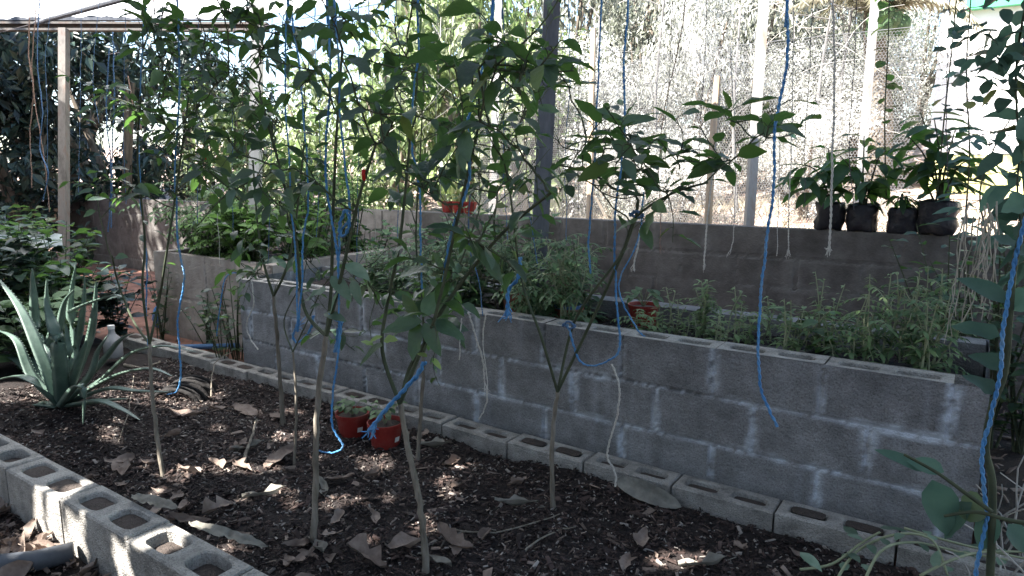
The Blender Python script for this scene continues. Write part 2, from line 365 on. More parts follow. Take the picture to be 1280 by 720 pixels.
# ------------------------------------------------------------------ block walls
def wall_face(mb, mat_f, org, du, length, height, rows, lb, offs, nrmv, seed=0, smear=1.0, z0=0., step=.014):
    """one face of a block wall as a relief: recessed, smeared mortar joints and worn block faces"""
    nu = int(length / step) + 1; nz = int(height / step) + 1; base = len(mb.v)
    ton = mb.a.setdefault('tone', []); mor = mb.a.setdefault('mortar', [])
    hb = height / rows
    for j in range(nz):
        z = height * j / (nz - 1)
        for i in range(nu):
            s = length * i / (nu - 1)
            row = min(rows - 1, int(z / hb)); q = (s - offs[row]) / lb; bi = math.floor(q); fx = (q - bi) * lb
            dv = min(fx, lb - fx); dh = min(z - row * hb, (row + 1) * hb - z)
            if (row == rows - 1 and (row + 1) * hb - z < hb / 2): dh = z - row * hb
            if row == 0 and z < hb / 2: dh = (row + 1) * hb - z
            p = V((s * 14, z * 14, seed)); n1 = noise.noise(p); n2 = noise.noise(V((s * 45, z * 45, seed + 3))); n4 = noise.noise(V((s * 4, z * 4, seed + 9)))
            wv = .011 + .006 * n1; wh = .008 + .005 * n1
            jv = 1 - smoothstep(wv * .6, wv * 1.4, dv); jh = 1 - smoothstep(wh * .6, wh * 1.4, dh)
            jn = max(jv, jh)
            kv = noise.noise(V((bi * 7.3 + row * 3.1, seed, .5)))
            dep = -.007 * jn * (.7 + 1.3 * n2) + .0015 * n2 + (.003 * jv * (1 if kv > .1 else -1.3))
            # whitish efflorescence spreading beside the joints, more at the vertical ones
            sm = max((1 - smoothstep(.004, .03 + .03 * n4, dv)) * (1 - .35 * (kv < -.15)), .8 * (1 - smoothstep(.003, .019 + .016 * n4, dh)))
            mval = smear * max(0, min(1, sm * (.6 + 1.0 * n1 + 1.1 * n2 + .5 * n4)))
            run = max(0, noise.noise(V((s * 26, z * 1.6, seed + 20))) - .15) * .45 * smear
            mval = max(mval, run * (.3 + .7 * max(0, n4)))
            tb = 1 + .16 * noise.noise(V((bi * 3.7 + .3, row * 5.1 + .7, seed + 1.5))) + .1 * n4
            tb *= 1 + .22 * noise.noise(V((s * 19, z * 1.1, seed + 31))) * smoothstep(-.2, .3, n4)
            tb *= 1 - .35 * (1 - smoothstep(.0, .12 + .06 * n1, z))
            if jn > .6 and kv < -.25 and n2 > 0: tb *= .45; mval *= .2
            mb.v.append(tuple(V(org) + V(du) * s + V((0, 0, z0 + z)) + V(nrmv) * dep)); ton.append(tb); mor.append(mval)
    for j in range(nz - 1):
        for i in range(nu - 1): mb.f.append((base + j * nu + i, base + j * nu + i + 1, base + (j + 1) * nu + i + 1, base + (j + 1) * nu + i))
def padattr(mb):
    for an, d in (('tone', 1.), ('mortar', 0.)):
        a = mb.a.setdefault(an, []); a += [d] * (len(mb.v) - len(a))
def hollow_top(mb, org, L, W, holes, depth, b=.004, nz_=.002, seed=0.):
    """top of a hollow block: holes = [(cx, cy, hx, hy)] rounded cells; org = corner, x along L, y along W, at top height"""
    org = V(org); xs = [0]
    for i in range(len(holes) - 1): xs.append((holes[i][0] + holes[i][2] + holes[i + 1][0] - holes[i + 1][2]) / 2)
    xs.append(L); floors = []
    N = 24
    for i, (cx, cy, hx, hy) in enumerate(holes):
        x0, x1 = xs[i] + (b if i == 0 else 0), xs[i + 1] - (b if i == len(holes) - 1 else 0); y0, y1 = b, W - b
        outer = []; inner = []; low = []
        r = min(hx, hy) * .45
        for k in range(N):
            a = 2 * math.pi * (k + .5) / N; ca, sa = math.cos(a), math.sin(a)
            # superellipse hole
            e = 5.; sc_ = (abs(ca) ** e + abs(sa) ** e) ** (-1 / e)
            wob = 1 + .04 * noise.noise(V((ca * 2 + seed * 3.1 + i * 7, sa * 2, seed)))
            inner.append(V((cx + hx * ca * sc_ * wob, cy + hy * sa * sc_ * wob, 0)))
            low.append(V((cx + hx * .9 * ca * sc_, cy + hy * .88 * sa * sc_, -depth)))
            mxx = max(abs(ca), abs(sa))
            px = ca / mxx; py = sa / mxx
            outer.append(V((x0 + (x1 - x0) * (px + 1) / 2, y0 + (y1 - y0) * (py + 1) / 2, 0)))
        # add the true corners by snapping the nearest samples
        for cxn, cyn in ((x0, y0), (x1, y0), (x0, y1), (x1, y1)):
            kk = min(range(N), key=lambda q: (outer[q] - V((cxn, cyn, 0))).length); outer[kk] = V((cxn, cyn, 0))
        mid = [o_.lerp(i_, .86) for o_, i_ in zip(outer, inner)]
        rim = [i_ + V((0, 0, -.004)) for i_ in inner]
        k0 = mb.add([org + q for q in outer + mid + rim + low], [])
        for ring in range(3):
            for k in range(N):
                a_ = k0 + ring * N + k; b2 = k0 + ring * N + (k + 1) % N
                mb.f.append((a_, b2, b2 + N, a_ + N))
        floors.append([org + q + V((0, 0, .012)) for q in low])
    return floors
def block_mesh(name, L, W, H, holes, depth, seed, mat='kerb', tone=1.):
    mb = MB(); b = .006
    fl = hollow_top(mb, (0, 0, 0), L, W, holes, depth, b, seed=seed)
    # sides as grids with worn skin
    def side(p0, du, ln, nv):
        nx = max(2, int(ln / .02)); nz = max(2, int(H / .02)); k0 = len(mb.v)
        for j in range(nz + 1):
            for i in range(nx + 1):
                s_ = ln * i / nx; z = -H + (H - b) * j / nz
                q = V(p0) + V(du) * s_ + V((0, 0, z))
                edge = (i in (0, nx)) or (j == nz)
                dsp = .0025 * noise.noise(q * 30 + V((seed * 9, 0, 0))) + .0015 * noise.noise(q * 90 + V((seed, 3, 0)))
                mb.v.append(tuple(q + V(nv) * (0 if edge else dsp)))
        for j in range(nz):
            for i in range(nx): mb.f.append((k0 + j * (nx + 1) + i, k0 + j * (nx + 1) + i + 1, k0 + (j + 1) * (nx + 1) + i + 1, k0 + (j + 1) * (nx + 1) + i))
        # chamfer up to the top
        q0 = V(p0) + V((0, 0, -b)); q1 = q0 + V(du) * ln
        t0 = V(p0) - V(nv) * b + V(du) * b; t1 = V(p0) + V(du) * (ln - b) - V(nv) * b
        mb.add([q0, q1, t1, t0], [(0, 1, 2, 3)])
    side((0, 0, 0), (1, 0, 0), L, (0, -1, 0)); side((L, 0, 0), (0, 1, 0), W, (1, 0, 0))
    side((L, W, 0), (-1, 0, 0), L, (0, 1, 0)); side((0, W, 0), (0, -1, 0), W, (-1, 0, 0))
    mb.a['tone'] = [tone * (1 + .18 * noise.noise(V(p) * 9 + V((seed * 5, 1, 0)))) for p in mb.v]
    me = mb.mesh(name, mat)
    fbs = []
    for f in fl:
        fb = MB(); c = sum(f, V((0, 0, 0))) / len(f)
        k0 = fb.add([c + V((0, 0, .008))] + f, [])
        for i in range(len(f)): fb.f.append((k0, k0 + 1 + i, k0 + 1 + (i + 1) % len(f)))
        fbs.append(fb.mesh('dirt_fill', 'hole_dirt'))
    return me, fbs
def block_row(variants, u_list, v0, ztop, label_f, group, tilt=.012):
    for i, u in enumerate(u_list):
        me, fm = variants[(i * 5 + 1) % len(variants)] if callable(variants) is False else variants(i)
        r = bpy.data.objects.new('concrete_block', me); col.objects.link(r)
        r.location = (u, v0 + rnd.uniform(-.006, .006), ztop + rnd.uniform(-.004, .004))
        r.rotation_euler = (rnd.uniform(-tilt, tilt), rnd.uniform(-tilt, tilt), rnd.uniform(-tilt, tilt))
        for fm_ in fm:
            d = bpy.data.objects.new('dirt_fill', fm_); col.objects.link(d); d.parent = r
        tag(r, label_f(i), 'block', group)
# near row, front edge of the bed (bigger cells, filled with dirt)
nv = [block_mesh('concrete_block', .452, .142, .2, [(.118, .071, .072, .045), (.334, .071, .072, .045)], dp, s, tone=t) for dp, s, t in ((.03, .3, 1.05), (.05, 1.7, .95), (.022, 2.6, 1.1))]
NU = [-2.585 + .463 * k for k in range(-8, 5)]
block_row(nv, NU[::-1], .952, .15, lambda i: '%s hollow grey block from the right in the near kerb' % ORD[i], 'blocks of the near kerb')
fvv = [block_mesh('concrete_block', .392, .131, .2, [(.103, .066, .066, .034), (.289, .066, .066, .034)], dp, s, tone=t) for dp, s, t in ((.035, .9, 1.), (.03, 3.3, .93), (.012, 4.1, 1.06))]
FU = [-.919 + .4 * k for k in range(-11, 4)]
block_row(fvv, FU[::-1], 2.4865, .047, lambda i: '%s narrow hollow block from the right in the kerb below the long wall' % ORD[i], 'blocks of the kerb below the long wall')

# middle raised bed
UL, UR, DV = -3.95, .085, 2.6225
mw = thing('raised_bed', (UL, DV, -.1), 'long waist high bed of mortared grey blocks with weeds and potted plants on it', 'raised bed')
mb = MB()
off = [(-1.2133 - .3927 - UL) % .4, (-1.2133 - .2389 - UL) % .4, (-1.2133 - UL) % .4]
wall_face(mb, 'concrete', (UL, DV, 0), (1, 0, 0), UR - UL, .6, 3, .4, off, (0, -1, 0), seed=1, smear=.8)
mb.add([(UL, DV + .01, -.1), (UR, DV + .01, -.1), (UR, DV + .01, .01), (UL, DV + .01, .01)], [(0, 1, 2, 3)])
padattr(mb); mb.build('front_wall', 'concrete', mw)
mb = MB(); wall_face(mb, 'concrete', (UR, DV, -.1), (0, 1, 0), 3.42 - DV, .7, 3, .4, [.0, .2, .0], (1, 0, 0), seed=3, smear=.5)
padattr(mb); mb.build('end_wall', 'concrete', mw)
mb = MB(); wall_face(mb, 'concrete', (UL, 3.42, -.1), (0, -1, 0), 3.42 - DV, .7, 3, .4, [.0, .2, .0], (-1, 0, 0), seed=4, smear=.5)
padattr(mb); mb.build('end_wall', 'concrete', mw)
mb = MB(); tops = []
k = 0; u = -1.2133 - .4 * 7 + .0; dirts = []
while u < UR - .02:
    a = max(u, UL); e_ = min(u + .4, UR)
    if e_ - a > .15:
        h = [((e_ - a) * .27, .068, (e_ - a) * .165, .032), ((e_ - a) * .73, .068, (e_ - a) * .165, .032)]
        fl = hollow_top(mb, (a, DV, .6 + (k % 3 - 1) * .0015), e_ - a, .135, h, .05 + .03 * (k % 2), .002, seed=k * .7)
        for f in fl: db = MB(); db.add(f, [tuple(range(len(f)))]); dirts.append(db)
    k += 1; u += .4
mb.add([(UL, DV + .135, .6), (UR, DV + .135, .6), (UR, DV + .135, .4), (UL, DV + .135, .4)], [(0, 1, 2, 3)])
padattr(mb); mb.build('top_course', 'kerb', mw); [db.build('dirt_fill', 'hole_dirt', mw) for db in dirts]
mb = MB(); mb.box(((UL + UR) / 2 - .0, 3.36, .25), ((UR - UL) / 2 - .01, .06, .35)); padattr(mb)
for i in range(len(mb.a['tone'])): mb.a['tone'][i] = .8
mb.build('back_wall', 'concrete', mw)

# long wall behind
BU0, BU1, BV = -11.6, .75, 4.761
bw = thing('block_wall', (BU1, BV, -.05), 'long dark block wall standing behind the beds with bagged plants on top', 'wall')
mb = MB(); wall_face(mb, 'concrete_dark', (BU0, BV, -.1), (1, 0, 0), BU1 - BU0, 1.016, 5, .4, [.0, .2, .05, .24, .02], (0, -1, 0), seed=6, smear=.35, step=.022)
for i, p in enumerate(mb.v):      # pinkish stretch at the left; brighter light there is put into the tone
    if -5.25 < p[0] < -4.3: mb.a['tone'][i] *= 2.3
    elif p[0] < -5.25: mb.a['tone'][i] *= 1.05
padattr(mb); mb.build('front_face', 'concrete_dark', bw)
mb = MB(); mb.box(((BU0 + BU1) / 2, BV + .082, .4), ((BU1 - BU0) / 2 - .004, .078, .512)); padattr(mb); mb.build('core', 'concrete_dark', bw)

# left planter
pw = thing('block_planter', (-5.6, 2.95, -.05), 'low pinkish block planter full of bright leafy shrubs left of the long bed', 'planter')
mb = MB(); wall_face(mb, 'concrete_warm', (-5.6, 2.95, -.08), (1, 0, 0), 1.55, .72, 2, .4, [.13, .33], (0, -1, 0), seed=11, smear=.3)
padattr(mb); mb.build('front_wall', 'concrete_warm', pw)
mb = MB(); mb.box((-5.545, 3.7, .28), (.055, .74, .36)); mb.box((-4.105, 3.7, .28), (.055, .74, .36)); mb.box((-4.825, 3.01, .27), (.66, .05, .36)); padattr(mb); mb.build('side_wall', 'concrete_warm', pw)

# ------------------------------------------------------------------ roof, posts, wires
RZ = 2.75
def roof_pt(poly, plane):      # where sunlight that reaches these points crosses the roof
    out = []
    for x, y in poly:
        q = G(x, y, plane[1]) if plane[0] == 'z' else P(x, y, plane[1])
        t = (RZ - q.z) / S.z; out.append((q.x + S.x * t, q.y + S.y * t))
    return out
soilz, face = ('z', .01), ('v', .955)
HOLES = [roof_pt(p, pl) for p, pl in [  # gaps added in the unseen roof, shaped from the sun flecks they cast
    ([(-10, 485), (60, 480), (110, 484), (150, 474), (200, 478), (275, 484), (270, 499), (215, 510), (150, 504), (120, 513), (60, 507), (-10, 504)], soilz), ([(330, 540), (380, 536), (385, 546), (335, 549)], soilz), ([(560, 575), (600, 570), (605, 578), (565, 585)], soilz),
    ([(205, 596), (250, 590), (300, 583), (352, 581), (350, 592), (300, 597), (255, 598), (210, 603)], soilz),
    ([(440, 566), (475, 560), (492, 574), (470, 590), (448, 582)], soilz), ([(405, 630), (455, 622), (460, 632), (410, 640)], soilz),
    ([(800, 692), (850, 682), (885, 690), (870, 706), (815, 706)], soilz), ([(520, 655), (536, 640), (548, 668), (528, 676)], soilz),
    ([(20, 655), (52, 648), (60, 690), (30, 700)], soilz), ([(545, 600), (560, 590), (570, 610), (555, 622)], soilz),
    ([(43, 604), (52, 604), (55, 660), (45, 654)], face), ([(58, 606), (74, 610), (80, 690), (62, 672)], face),
    ([(83, 640), (104, 646), (108, 716), (78, 692)], face), ([(140, 682), (160, 678), (170, 730), (150, 722)], face),
    ([(166, 676), (230, 654), (240, 664), (180, 686)], ('z', .15)), ([(62, 618), (100, 600), (108, 604), (76, 626)], ('z', .15)),
    ([(75, 512), (105, 480), (108, 490), (98, 515)], ('z', .2)), ([(128, 298), (140, 298), (140, 318), (126, 318)], ('v', 1.6)),
]]
r3 = random.Random(12)  # more small gaps added for scattered sun flecks
for _ in range(20):
    u_, v_, a_ = r3.uniform(-4.6, -1.4), r3.uniform(1.15, 2.25), r3.uniform(.025, .075); t_ = RZ / S.z
    HOLES.append([(u_ + S.x * t_ + a_ * math.cos(k) * r3.uniform(.6, 1.3), v_ + S.y * t_ + a_ * .7 * math.sin(k) * r3.uniform(.6, 1.3)) for k in (0, .9, 1.8, 2.7, 3.6, 4.5, 5.4)])
def roof_edge(u):             # far edge of the roof (v), given u
    if u > -3.67: return 4.64
    if u > -6.05: return 4.35 + (u + 6.05) / 2.38 * .29
    return 4.35 + (u + 6.05) * (2.08 / 3.05)
rf = thing('canopy_roof', (-3, 1, RZ), 'flat roof sheets over the beds, white and translucent at the far left', 'roof')
def roof_part(name, mat, cells):
    mb = MB(); idx = {}
    for (u0, u1, v0, v1) in cells:
        ids = []
        for u, v in ((u0, v0), (u1, v0), (u1, v1), (u0, v1)):
            kk = (round(u, 4), round(v, 4))
            if kk not in idx: idx[kk] = len(mb.v); mb.v.append((u, v, RZ + .008 * math.sin(u * 60)))
            ids.append(idx[kk])
        mb.f.append(tuple(ids))
    return mb.build(name, mat, rf)
cells = []; clear = []
u = -12.
while u < 4:
    v = -7.
    while v < 4.9:
        fine = -7.2 < u < -1.0 and -2.6 < v < 1.4
        st = .025 if fine else .1
        for i in range(int(round(.1 / st))):
            for j in range(int(round(.1 / st))):
                a, c = u + i * st, v + j * st
                if c + st > roof_edge(a): continue
                if a < -3.5 and c > 1.8:
                    clear.append((a, a + st, c, c + st)); continue
                if fine and any(inpoly(a + st / 2, c + st / 2, h) for h in HOLES): continue
                cells.append((a, a + st, c, c + st))
        v = round(v + .1, 5)
    u = round(u + .1, 5)
roof_part('cloth_sheet', 'shade_cloth', cells); roof_part('clear_sheet', 'roof_clear', clear)

def channel(name, p0, p1, wd, dp, mat, label, cat, group=None, face_dir=None, lip=.25):
    """open C-section steel member between two points"""
    p0, p1 = V(p0), V(p1); t = (p1 - p0).normalized()
    a = (V(face_dir) if face_dir else RV.copy()); a = (a - t * a.dot(t)).normalized(); b_ = t.cross(a)
    th = wd * .07
    prof = [(-.5, .5), (-.5, -.5), (.5, -.5), (.5, .5), (.5 - lip, .5), (.5 - lip, .5 - .09), (.5 - .08, .5 - .09), (.5 - .08, -.5 + .09), (-.5 + .08, -.5 + .09), (-.5 + .08, .5 - .09), (-.5 + lip, .5 - .09), (-.5 + lip, .5)]
    mb = MB(); n = len(prof); kk = 8
    for i in range(kk + 1):
        c = p0.lerp(p1, i / kk)
        for x, y in prof: mb.v.append(tuple(c + a * x * wd + b_ * y * dp))
    for i in range(kk):
        for j in range(n): mb.f.append((i * n + j, i * n + (j + 1) % n, (i + 1) * n + (j + 1) % n, (i + 1) * n + j))
    mb.f.append(tuple(range(n))[::-1]); mb.f.append(tuple(kk * n + j for j in range(n)))
    o = mb.build(name, mat, org=p0); tag(o, label, cat, group); return o
def post(xt, yt, xb, yb, dep, wd, mat, label, dp=None, zlow=None):
    top = D(xt, yt, dep); bot = D(xb, yb, dep)
    dirn = (bot - top); tt = 1 if zlow is None else (zlow - top.z) / dirn.z
    up = 1 if top.z >= RZ - .05 else (RZ - .04 - bot.z) / (top.z - bot.z)
    return channel('metal_post', top + dirn * tt, bot + (top - bot) * up, wd, dp or wd, mat, label, 'post', 'steel posts of the shelter')
post(80, 36, 80, 265, 7, .075, 'rusty_metal', 'thin pale steel post holding the beam at the far left', zlow=-.1)
post(322, 0, 318, 330, 5.6, .082, 'galvanised', 'mottled grey steel post rising out of the leafy block planter', zlow=.4)
post(690, 0, 672, 350, 3.95, .095, 'dark_metal', 'broad dark steel post standing in the middle of the long bed', zlow=.4)
post(955, 0, 936, 283, 5.25, .062, 'pale_steel', 'pale leaning post behind the long wall, left of the bagged plants', zlow=-.1)
post(1094, 0, 1079, 180, 6.0, .055, 'pale_steel', 'slim white leaning post directly behind the bagged plants', zlow=-.1)
post(624, 0, 622, 60, 7.5, .08, 'pale_steel', 'white post among the sunlit greenery left of the dark post', zlow=-.1)
BA, BB = D(-150, 33, 7.05), D(335, 34, 7.05)
channel('roof_beam', BA, BB, .085, .1, 'rusty_metal', 'pale horizontal steel beam under the white roof at upper left', 'beam', face_dir=(0, 0, 1))
o = channel('roof_purlin', BA + V((0, 0, .115)), BB + V((0, 0, .125)), .12, .06, 'dark_metal', 'dark timber-like edge strip lying above the pale beam', 'beam', face_dir=(0, 0, 1))
mb = MB(); mb.tube([D(45, 29, 6.8), D(165, -4, 5.6)], .022, n=8); tag(mb.build('roof_rod', 'dark_metal', org=D(45, 29, 6.8)), 'thin dark slanting rod below the white roof at upper left', 'rod')
# wires that carry the twine
for k, (v, lab) in enumerate(((1.45, 'thin wire above the near row of pepper plants'), (2.16, 'thin wire above the kerb of the long bed'), (3.1, 'thin wire above the long bed'), (4.4, 'thin wire along the far roof edge'))):
    mb = MB(); mb.tube([V((-9 + 3.25 * i, v, RZ - .06 - .01 * (i % 2))) for i in range(5)], .003, n=5)
    tag(mb.build('support_wire', 'dark_twine', org=V((-9, v, RZ - .06))), lab, 'wire', 'wires under the roof')

# wooden stakes
def stake(name, pts, r, mat, label, grp=None):
    mb = MB(); mb.tube(smooth_line(pts, 4), r, r * .85, n=8); tag(mb.build(name, mat, org=pts[0]), label, 'stake', grp)
stake('wooden_stake', [D(884, 300, 5.2), D(890, 190, 5.2), D(897, 96, 5.2)], .03, 'wood', 'rough wooden stake left of the pale leaning post', 'wooden stakes')
stake('wooden_stake', [D(884, 300, 5.05), D(887, 240, 5.05), D(894, 168, 5.05)], .022, 'wood', 'short splintered stake tied beside the taller wooden stake', 'wooden stakes')
stake('wooden_stake', [D(737, 275, 6.5), D(739, 150, 6.5), D(742, 36, 6.5)], .034, 'wood', 'pale wooden stake right of the broad dark post', 'wooden stakes')

# chicken wire
fn = MB(); FVV = 6.0; hexw = .0225
def fpt(u, z): return V((u, FVV + .05 * noise.noise(V((u * 1.2, z * 1.2, 3))) + .02 * math.sin(u * 2), z))
u0, u1, z0, z1 = -4.6, -.42, .15, 2.33
hx = hexw; hy = hexw * .9
nj = int((z1 - z0) / hy); ni = int((u1 - u0) / hx)
for j in range(nj):
    for i in range(ni):
        uo = u0 + (i + .5 * (j % 2)) * hx; zo = z0 + j * hy
        zt = 2.33 - .12 * smoothstep(-2, -4.6, uo) - .35 * smoothstep(-2.4, -4.2, uo)
        if zo > zt: continue
        a = fpt(uo, zo); b_ = fpt(uo, zo + hy * .45); c = fpt(uo + hx * .5, zo + hy * .97); d = fpt(uo - hx * .5, zo + hy * .97)
        for q, r_ in ((a, b_), (b_, c), (b_, d)):
            t = (r_ - q); s_ = t.cross(V((0, 1, 0))).normalized() * .0014; o_ = V((0, .0014, 0))
            fn.add([q + s_ - o_, q - s_ - o_, q + o_, r_ + s_ - o_, r_ - s_ - o_, r_ + o_], [(0, 1, 4, 3), (1, 2, 5, 4), (2, 0, 3, 5)])
fence = thing('wire_fence', (-2.5, FVV, .1), 'sagging chicken wire fence between the pale posts behind the long wall', 'fence')
fn.build('wire_mesh', 'wire', fence)
mb = MB(); mb.tube([fpt(u0 + (u1 - u0) * i / 20, 2.33 - .12 * smoothstep(-2, -4.6, u0 + (u1 - u0) * i / 20) - .35 * smoothstep(-2.4, -4.2, u0 + (u1 - u0) * i / 20)) for i in range(21)], .003, n=5)
mb.build('top_wire', 'wire', fence)

# house at right
hs = thing('house', (.4, 10.4, .8), 'white sunlit house wall with green top and yellow base at the right', 'building')
mb = MB(); mb.box((4.0, 11.6, 2.35), (4.62, 1.2, .86)); mb.build('wall', 'white_paint', hs)
mb = MB(); mb.box((4.0, 11.6, 1.1), (4.63, 1.21, .38)); mb.build('base_band', 'yellow_paint', hs)
mb = MB(); mb.box((4.25, 11.6, 3.75), (4.62, 1.32, .54)); mb.build('green_fascia', 'green_paint', hs)

# ------------------------------------------------------------------ background vegetation
def crown(mb, c, rx, ry, rz_, n, L, wr=.5, clumps=14, droop=0., seedd=0):
    cl = []
    for _ in range(clumps):
        d = rdir(); q = rnd.uniform(.35, .95)
        cl.append((V((d.x * rx * q, d.y * ry * q, d.z * rz_ * q)), rnd.uniform(.2, .42)))
    for _ in range(n):
        cc, cr_ = rnd.choice(cl); d = rdir(); q = cr_ * rnd.uniform(.55, 1.) 
        p = V(c) + cc + V((d.x * rx * q, d.y * ry * q, d.z * rz_ * q))
        ld_ = rdir() + V((0, 0, -droop * 1.2)); ld_ = ld_ - d * ld_.dot(d) * .7; ld_.normalize()
        up = (d + rdir() * .45 + V((0, 0, .25)))
        l = L * rnd.uniform(.6, 1.35)
        mb.card(p, ld_, up, l, l * wr * rnd.uniform(.8, 1.2))
def shrub_proto(name, rx, rz_, n, L, mat, label, cat, group, wr=.5, clumps=16, droop=.2, trunk_h=None, tr=.06):
    r = thing(name, (0, 0, 0), label, cat, group)
    mb = MB(); crown(mb, (0, 0, rz_ * .95 if trunk_h is None else trunk_h), rx, rx * .8, rz_, n, L, wr, clumps, droop); mb.build('crown', mat, r)
    mb = MB(); th = rz_ if trunk_h is None else trunk_h
    for k in range(4):
        e_ = V((rnd.uniform(-.6, .6) * rx, rnd.uniform(-.5, .5) * rx, th + rnd.uniform(0, .5) * rz_))
        mb.tube(smooth_line([V((jit(.04).x, jit(.04).y, -.2)), V((e_.x * .25, e_.y * .25, th * .5)), e_], 5), tr, tr * .25, n=6)
    mb.build('trunk', 'bark', r)
    return r
def place(proto, locs, labels, first=[0]):
    for i, ((u, v, s, sz, rot), lab) in enumerate(zip(locs, labels)):
        o = proto if i == 0 else copy_tree(proto)
        o.location = (u, v, gz(u, v) - .05); o.scale = (s, s, sz); o.rotation_euler = (0, 0, rot); o['label'] = lab
def at(x, dep):
    q = D(x, 212, dep); return q.x, q.y
g1 = 'sunlit bushes behind the wire fence'
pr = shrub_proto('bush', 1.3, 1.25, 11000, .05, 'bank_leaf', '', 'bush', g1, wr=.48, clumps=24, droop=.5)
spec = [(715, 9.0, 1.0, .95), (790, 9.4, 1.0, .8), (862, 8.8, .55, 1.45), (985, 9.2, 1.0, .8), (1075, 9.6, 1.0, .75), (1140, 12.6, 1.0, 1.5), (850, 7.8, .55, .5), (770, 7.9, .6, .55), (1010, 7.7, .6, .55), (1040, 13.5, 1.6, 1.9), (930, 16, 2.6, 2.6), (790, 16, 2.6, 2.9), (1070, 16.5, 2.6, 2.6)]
labs = ['pale sunlit bush just right of the broad dark post', 'tall pale bush behind the blue twine in the centre', 'silvery bush behind the tall wooden stake', 'pale bush behind the leaning post and wire mesh', 'whitish bush behind the slim white post', 'narrow pale bush beside the white house',
        'low pale bush in front of the stake, behind the wire', 'low bush near the pale wooden stake', 'low whitish bush right of the leaning post behind wire', 'high pale thicket behind the palm', 'pale tree-high mass far behind the leaning post', 'pale tree-high mass far behind the central cords', 'pale tree-high mass far behind the palm and slim white post']
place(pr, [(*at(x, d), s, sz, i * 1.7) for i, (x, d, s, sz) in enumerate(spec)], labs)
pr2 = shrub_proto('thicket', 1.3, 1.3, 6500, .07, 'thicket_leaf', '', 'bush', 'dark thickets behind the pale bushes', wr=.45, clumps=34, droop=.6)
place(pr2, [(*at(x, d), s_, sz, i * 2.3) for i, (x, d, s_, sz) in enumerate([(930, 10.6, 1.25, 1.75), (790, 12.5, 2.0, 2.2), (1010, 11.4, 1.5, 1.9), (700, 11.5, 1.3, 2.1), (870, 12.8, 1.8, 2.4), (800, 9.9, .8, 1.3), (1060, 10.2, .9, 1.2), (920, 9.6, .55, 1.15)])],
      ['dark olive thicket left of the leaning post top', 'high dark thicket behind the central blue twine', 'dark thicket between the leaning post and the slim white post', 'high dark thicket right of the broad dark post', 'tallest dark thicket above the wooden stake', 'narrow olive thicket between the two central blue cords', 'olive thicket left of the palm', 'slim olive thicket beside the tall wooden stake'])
g2 = 'green bushes beyond the leafy planter'
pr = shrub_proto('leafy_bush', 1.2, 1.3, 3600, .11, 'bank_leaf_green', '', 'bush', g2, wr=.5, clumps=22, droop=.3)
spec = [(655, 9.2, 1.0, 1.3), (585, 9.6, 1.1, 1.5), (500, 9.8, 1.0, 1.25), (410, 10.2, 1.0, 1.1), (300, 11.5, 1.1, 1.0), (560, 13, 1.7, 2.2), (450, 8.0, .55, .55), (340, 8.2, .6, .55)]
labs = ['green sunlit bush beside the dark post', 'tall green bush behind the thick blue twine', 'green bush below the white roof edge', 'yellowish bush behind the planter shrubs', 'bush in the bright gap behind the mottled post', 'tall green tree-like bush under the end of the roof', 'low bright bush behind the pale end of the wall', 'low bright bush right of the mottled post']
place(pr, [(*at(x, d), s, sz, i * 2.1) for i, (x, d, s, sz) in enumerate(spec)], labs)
for i, (x, d, h, lab) in enumerate(((765, 8.3, 2.6, 'thin bare grey sapling behind the wire, right of the pale stake'), (832, 8.6, 2.9, 'leaning bare sapling behind the wire in the centre'), (925, 8.2, 2.5, 'bare sapling trunk just left of the leaning post'), (1018, 8.4, 2.6, 'forked bare sapling between the two pale posts'), (1052, 8.8, 2.8, 'thin reddish bare sapling left of the slim white post'))):
    q = at(x, d); b_ = V((q[0], q[1], gz(*q) - .1)); t_ = thing('bare_sapling', b_, lab, 'tree', 'bare saplings behind the wire'); mb = MB()
    top_ = b_ + V((rnd.uniform(-.35, .35), rnd.uniform(-.2, .2), h)); tl = smooth_line([b_, b_.lerp(top_, .5) + jit(.1), top_], 6); mb.tube(tl, .028, .01, n=7); mb.build('trunk', 'grey_bark', t_)
    mb = MB()
    for k in range(12):
        q_ = tl[rnd.randrange(4, len(tl))]; dd = (rdir() + V((0, 0, .4))).normalized(); pp = []
        for j in range(7): pp.append(q_.copy()); q_ = q_ + dd * .12; dd = (dd + rdir() * .3).normalized()
        mb.tube(pp, .008, .002, n=4)
    mb.build('branch', 'grey_bark', t_)
gm2 = MB()
for k in range(5200):      # dry straw on the bank behind the wall
    u = rnd.uniform(-6, .3); v = rnd.uniform(6.1, 9.3); b_ = V((u, v, gz(u, v))); d = V((rnd.uniform(-.7, .7), rnd.uniform(-.7, .7), 1)).normalized(); l = rnd.uniform(.06, .26); sd = V((.006, .004, 0)); e_ = b_ + d * l + V((d.x, d.y, -.4)) * l * .4
    gm2.add([b_ - sd, b_ + sd, e_], [(0, 1, 2)])
tag(gm2.build('dry_grass', 'straw'), kind='stuff')
# big dark-leaved trees on the left
g3 = 'dark trees beyond the left post'
pr = shrub_proto('dark_tree', 1.7, 1.7, 3300, .17, 'dark_leaf', '', 'tree', g3, wr=.42, clumps=20, droop=.6, trunk_h=2.1, tr=.11)
locs = [(*at(x, d), s, sz, i * 1.3) for i, (x, d, s, sz) in enumerate([(25, 9.5, .95, .95), (150, 10.5, 1.0, .95), (-110, 9.5, 1.2, 1.1), (235, 12.5, .9, .85), (70, 13.5, 1.5, 1.3)])]
labs = ['dark large-leaved tree at the far left edge', 'dark drooping tree right of the thin left post', 'dark tree at the extreme left, cut by the frame', 'smaller dark tree seen above the grey wall', 'tall dark tree behind the left post']
place(pr, locs, labs)
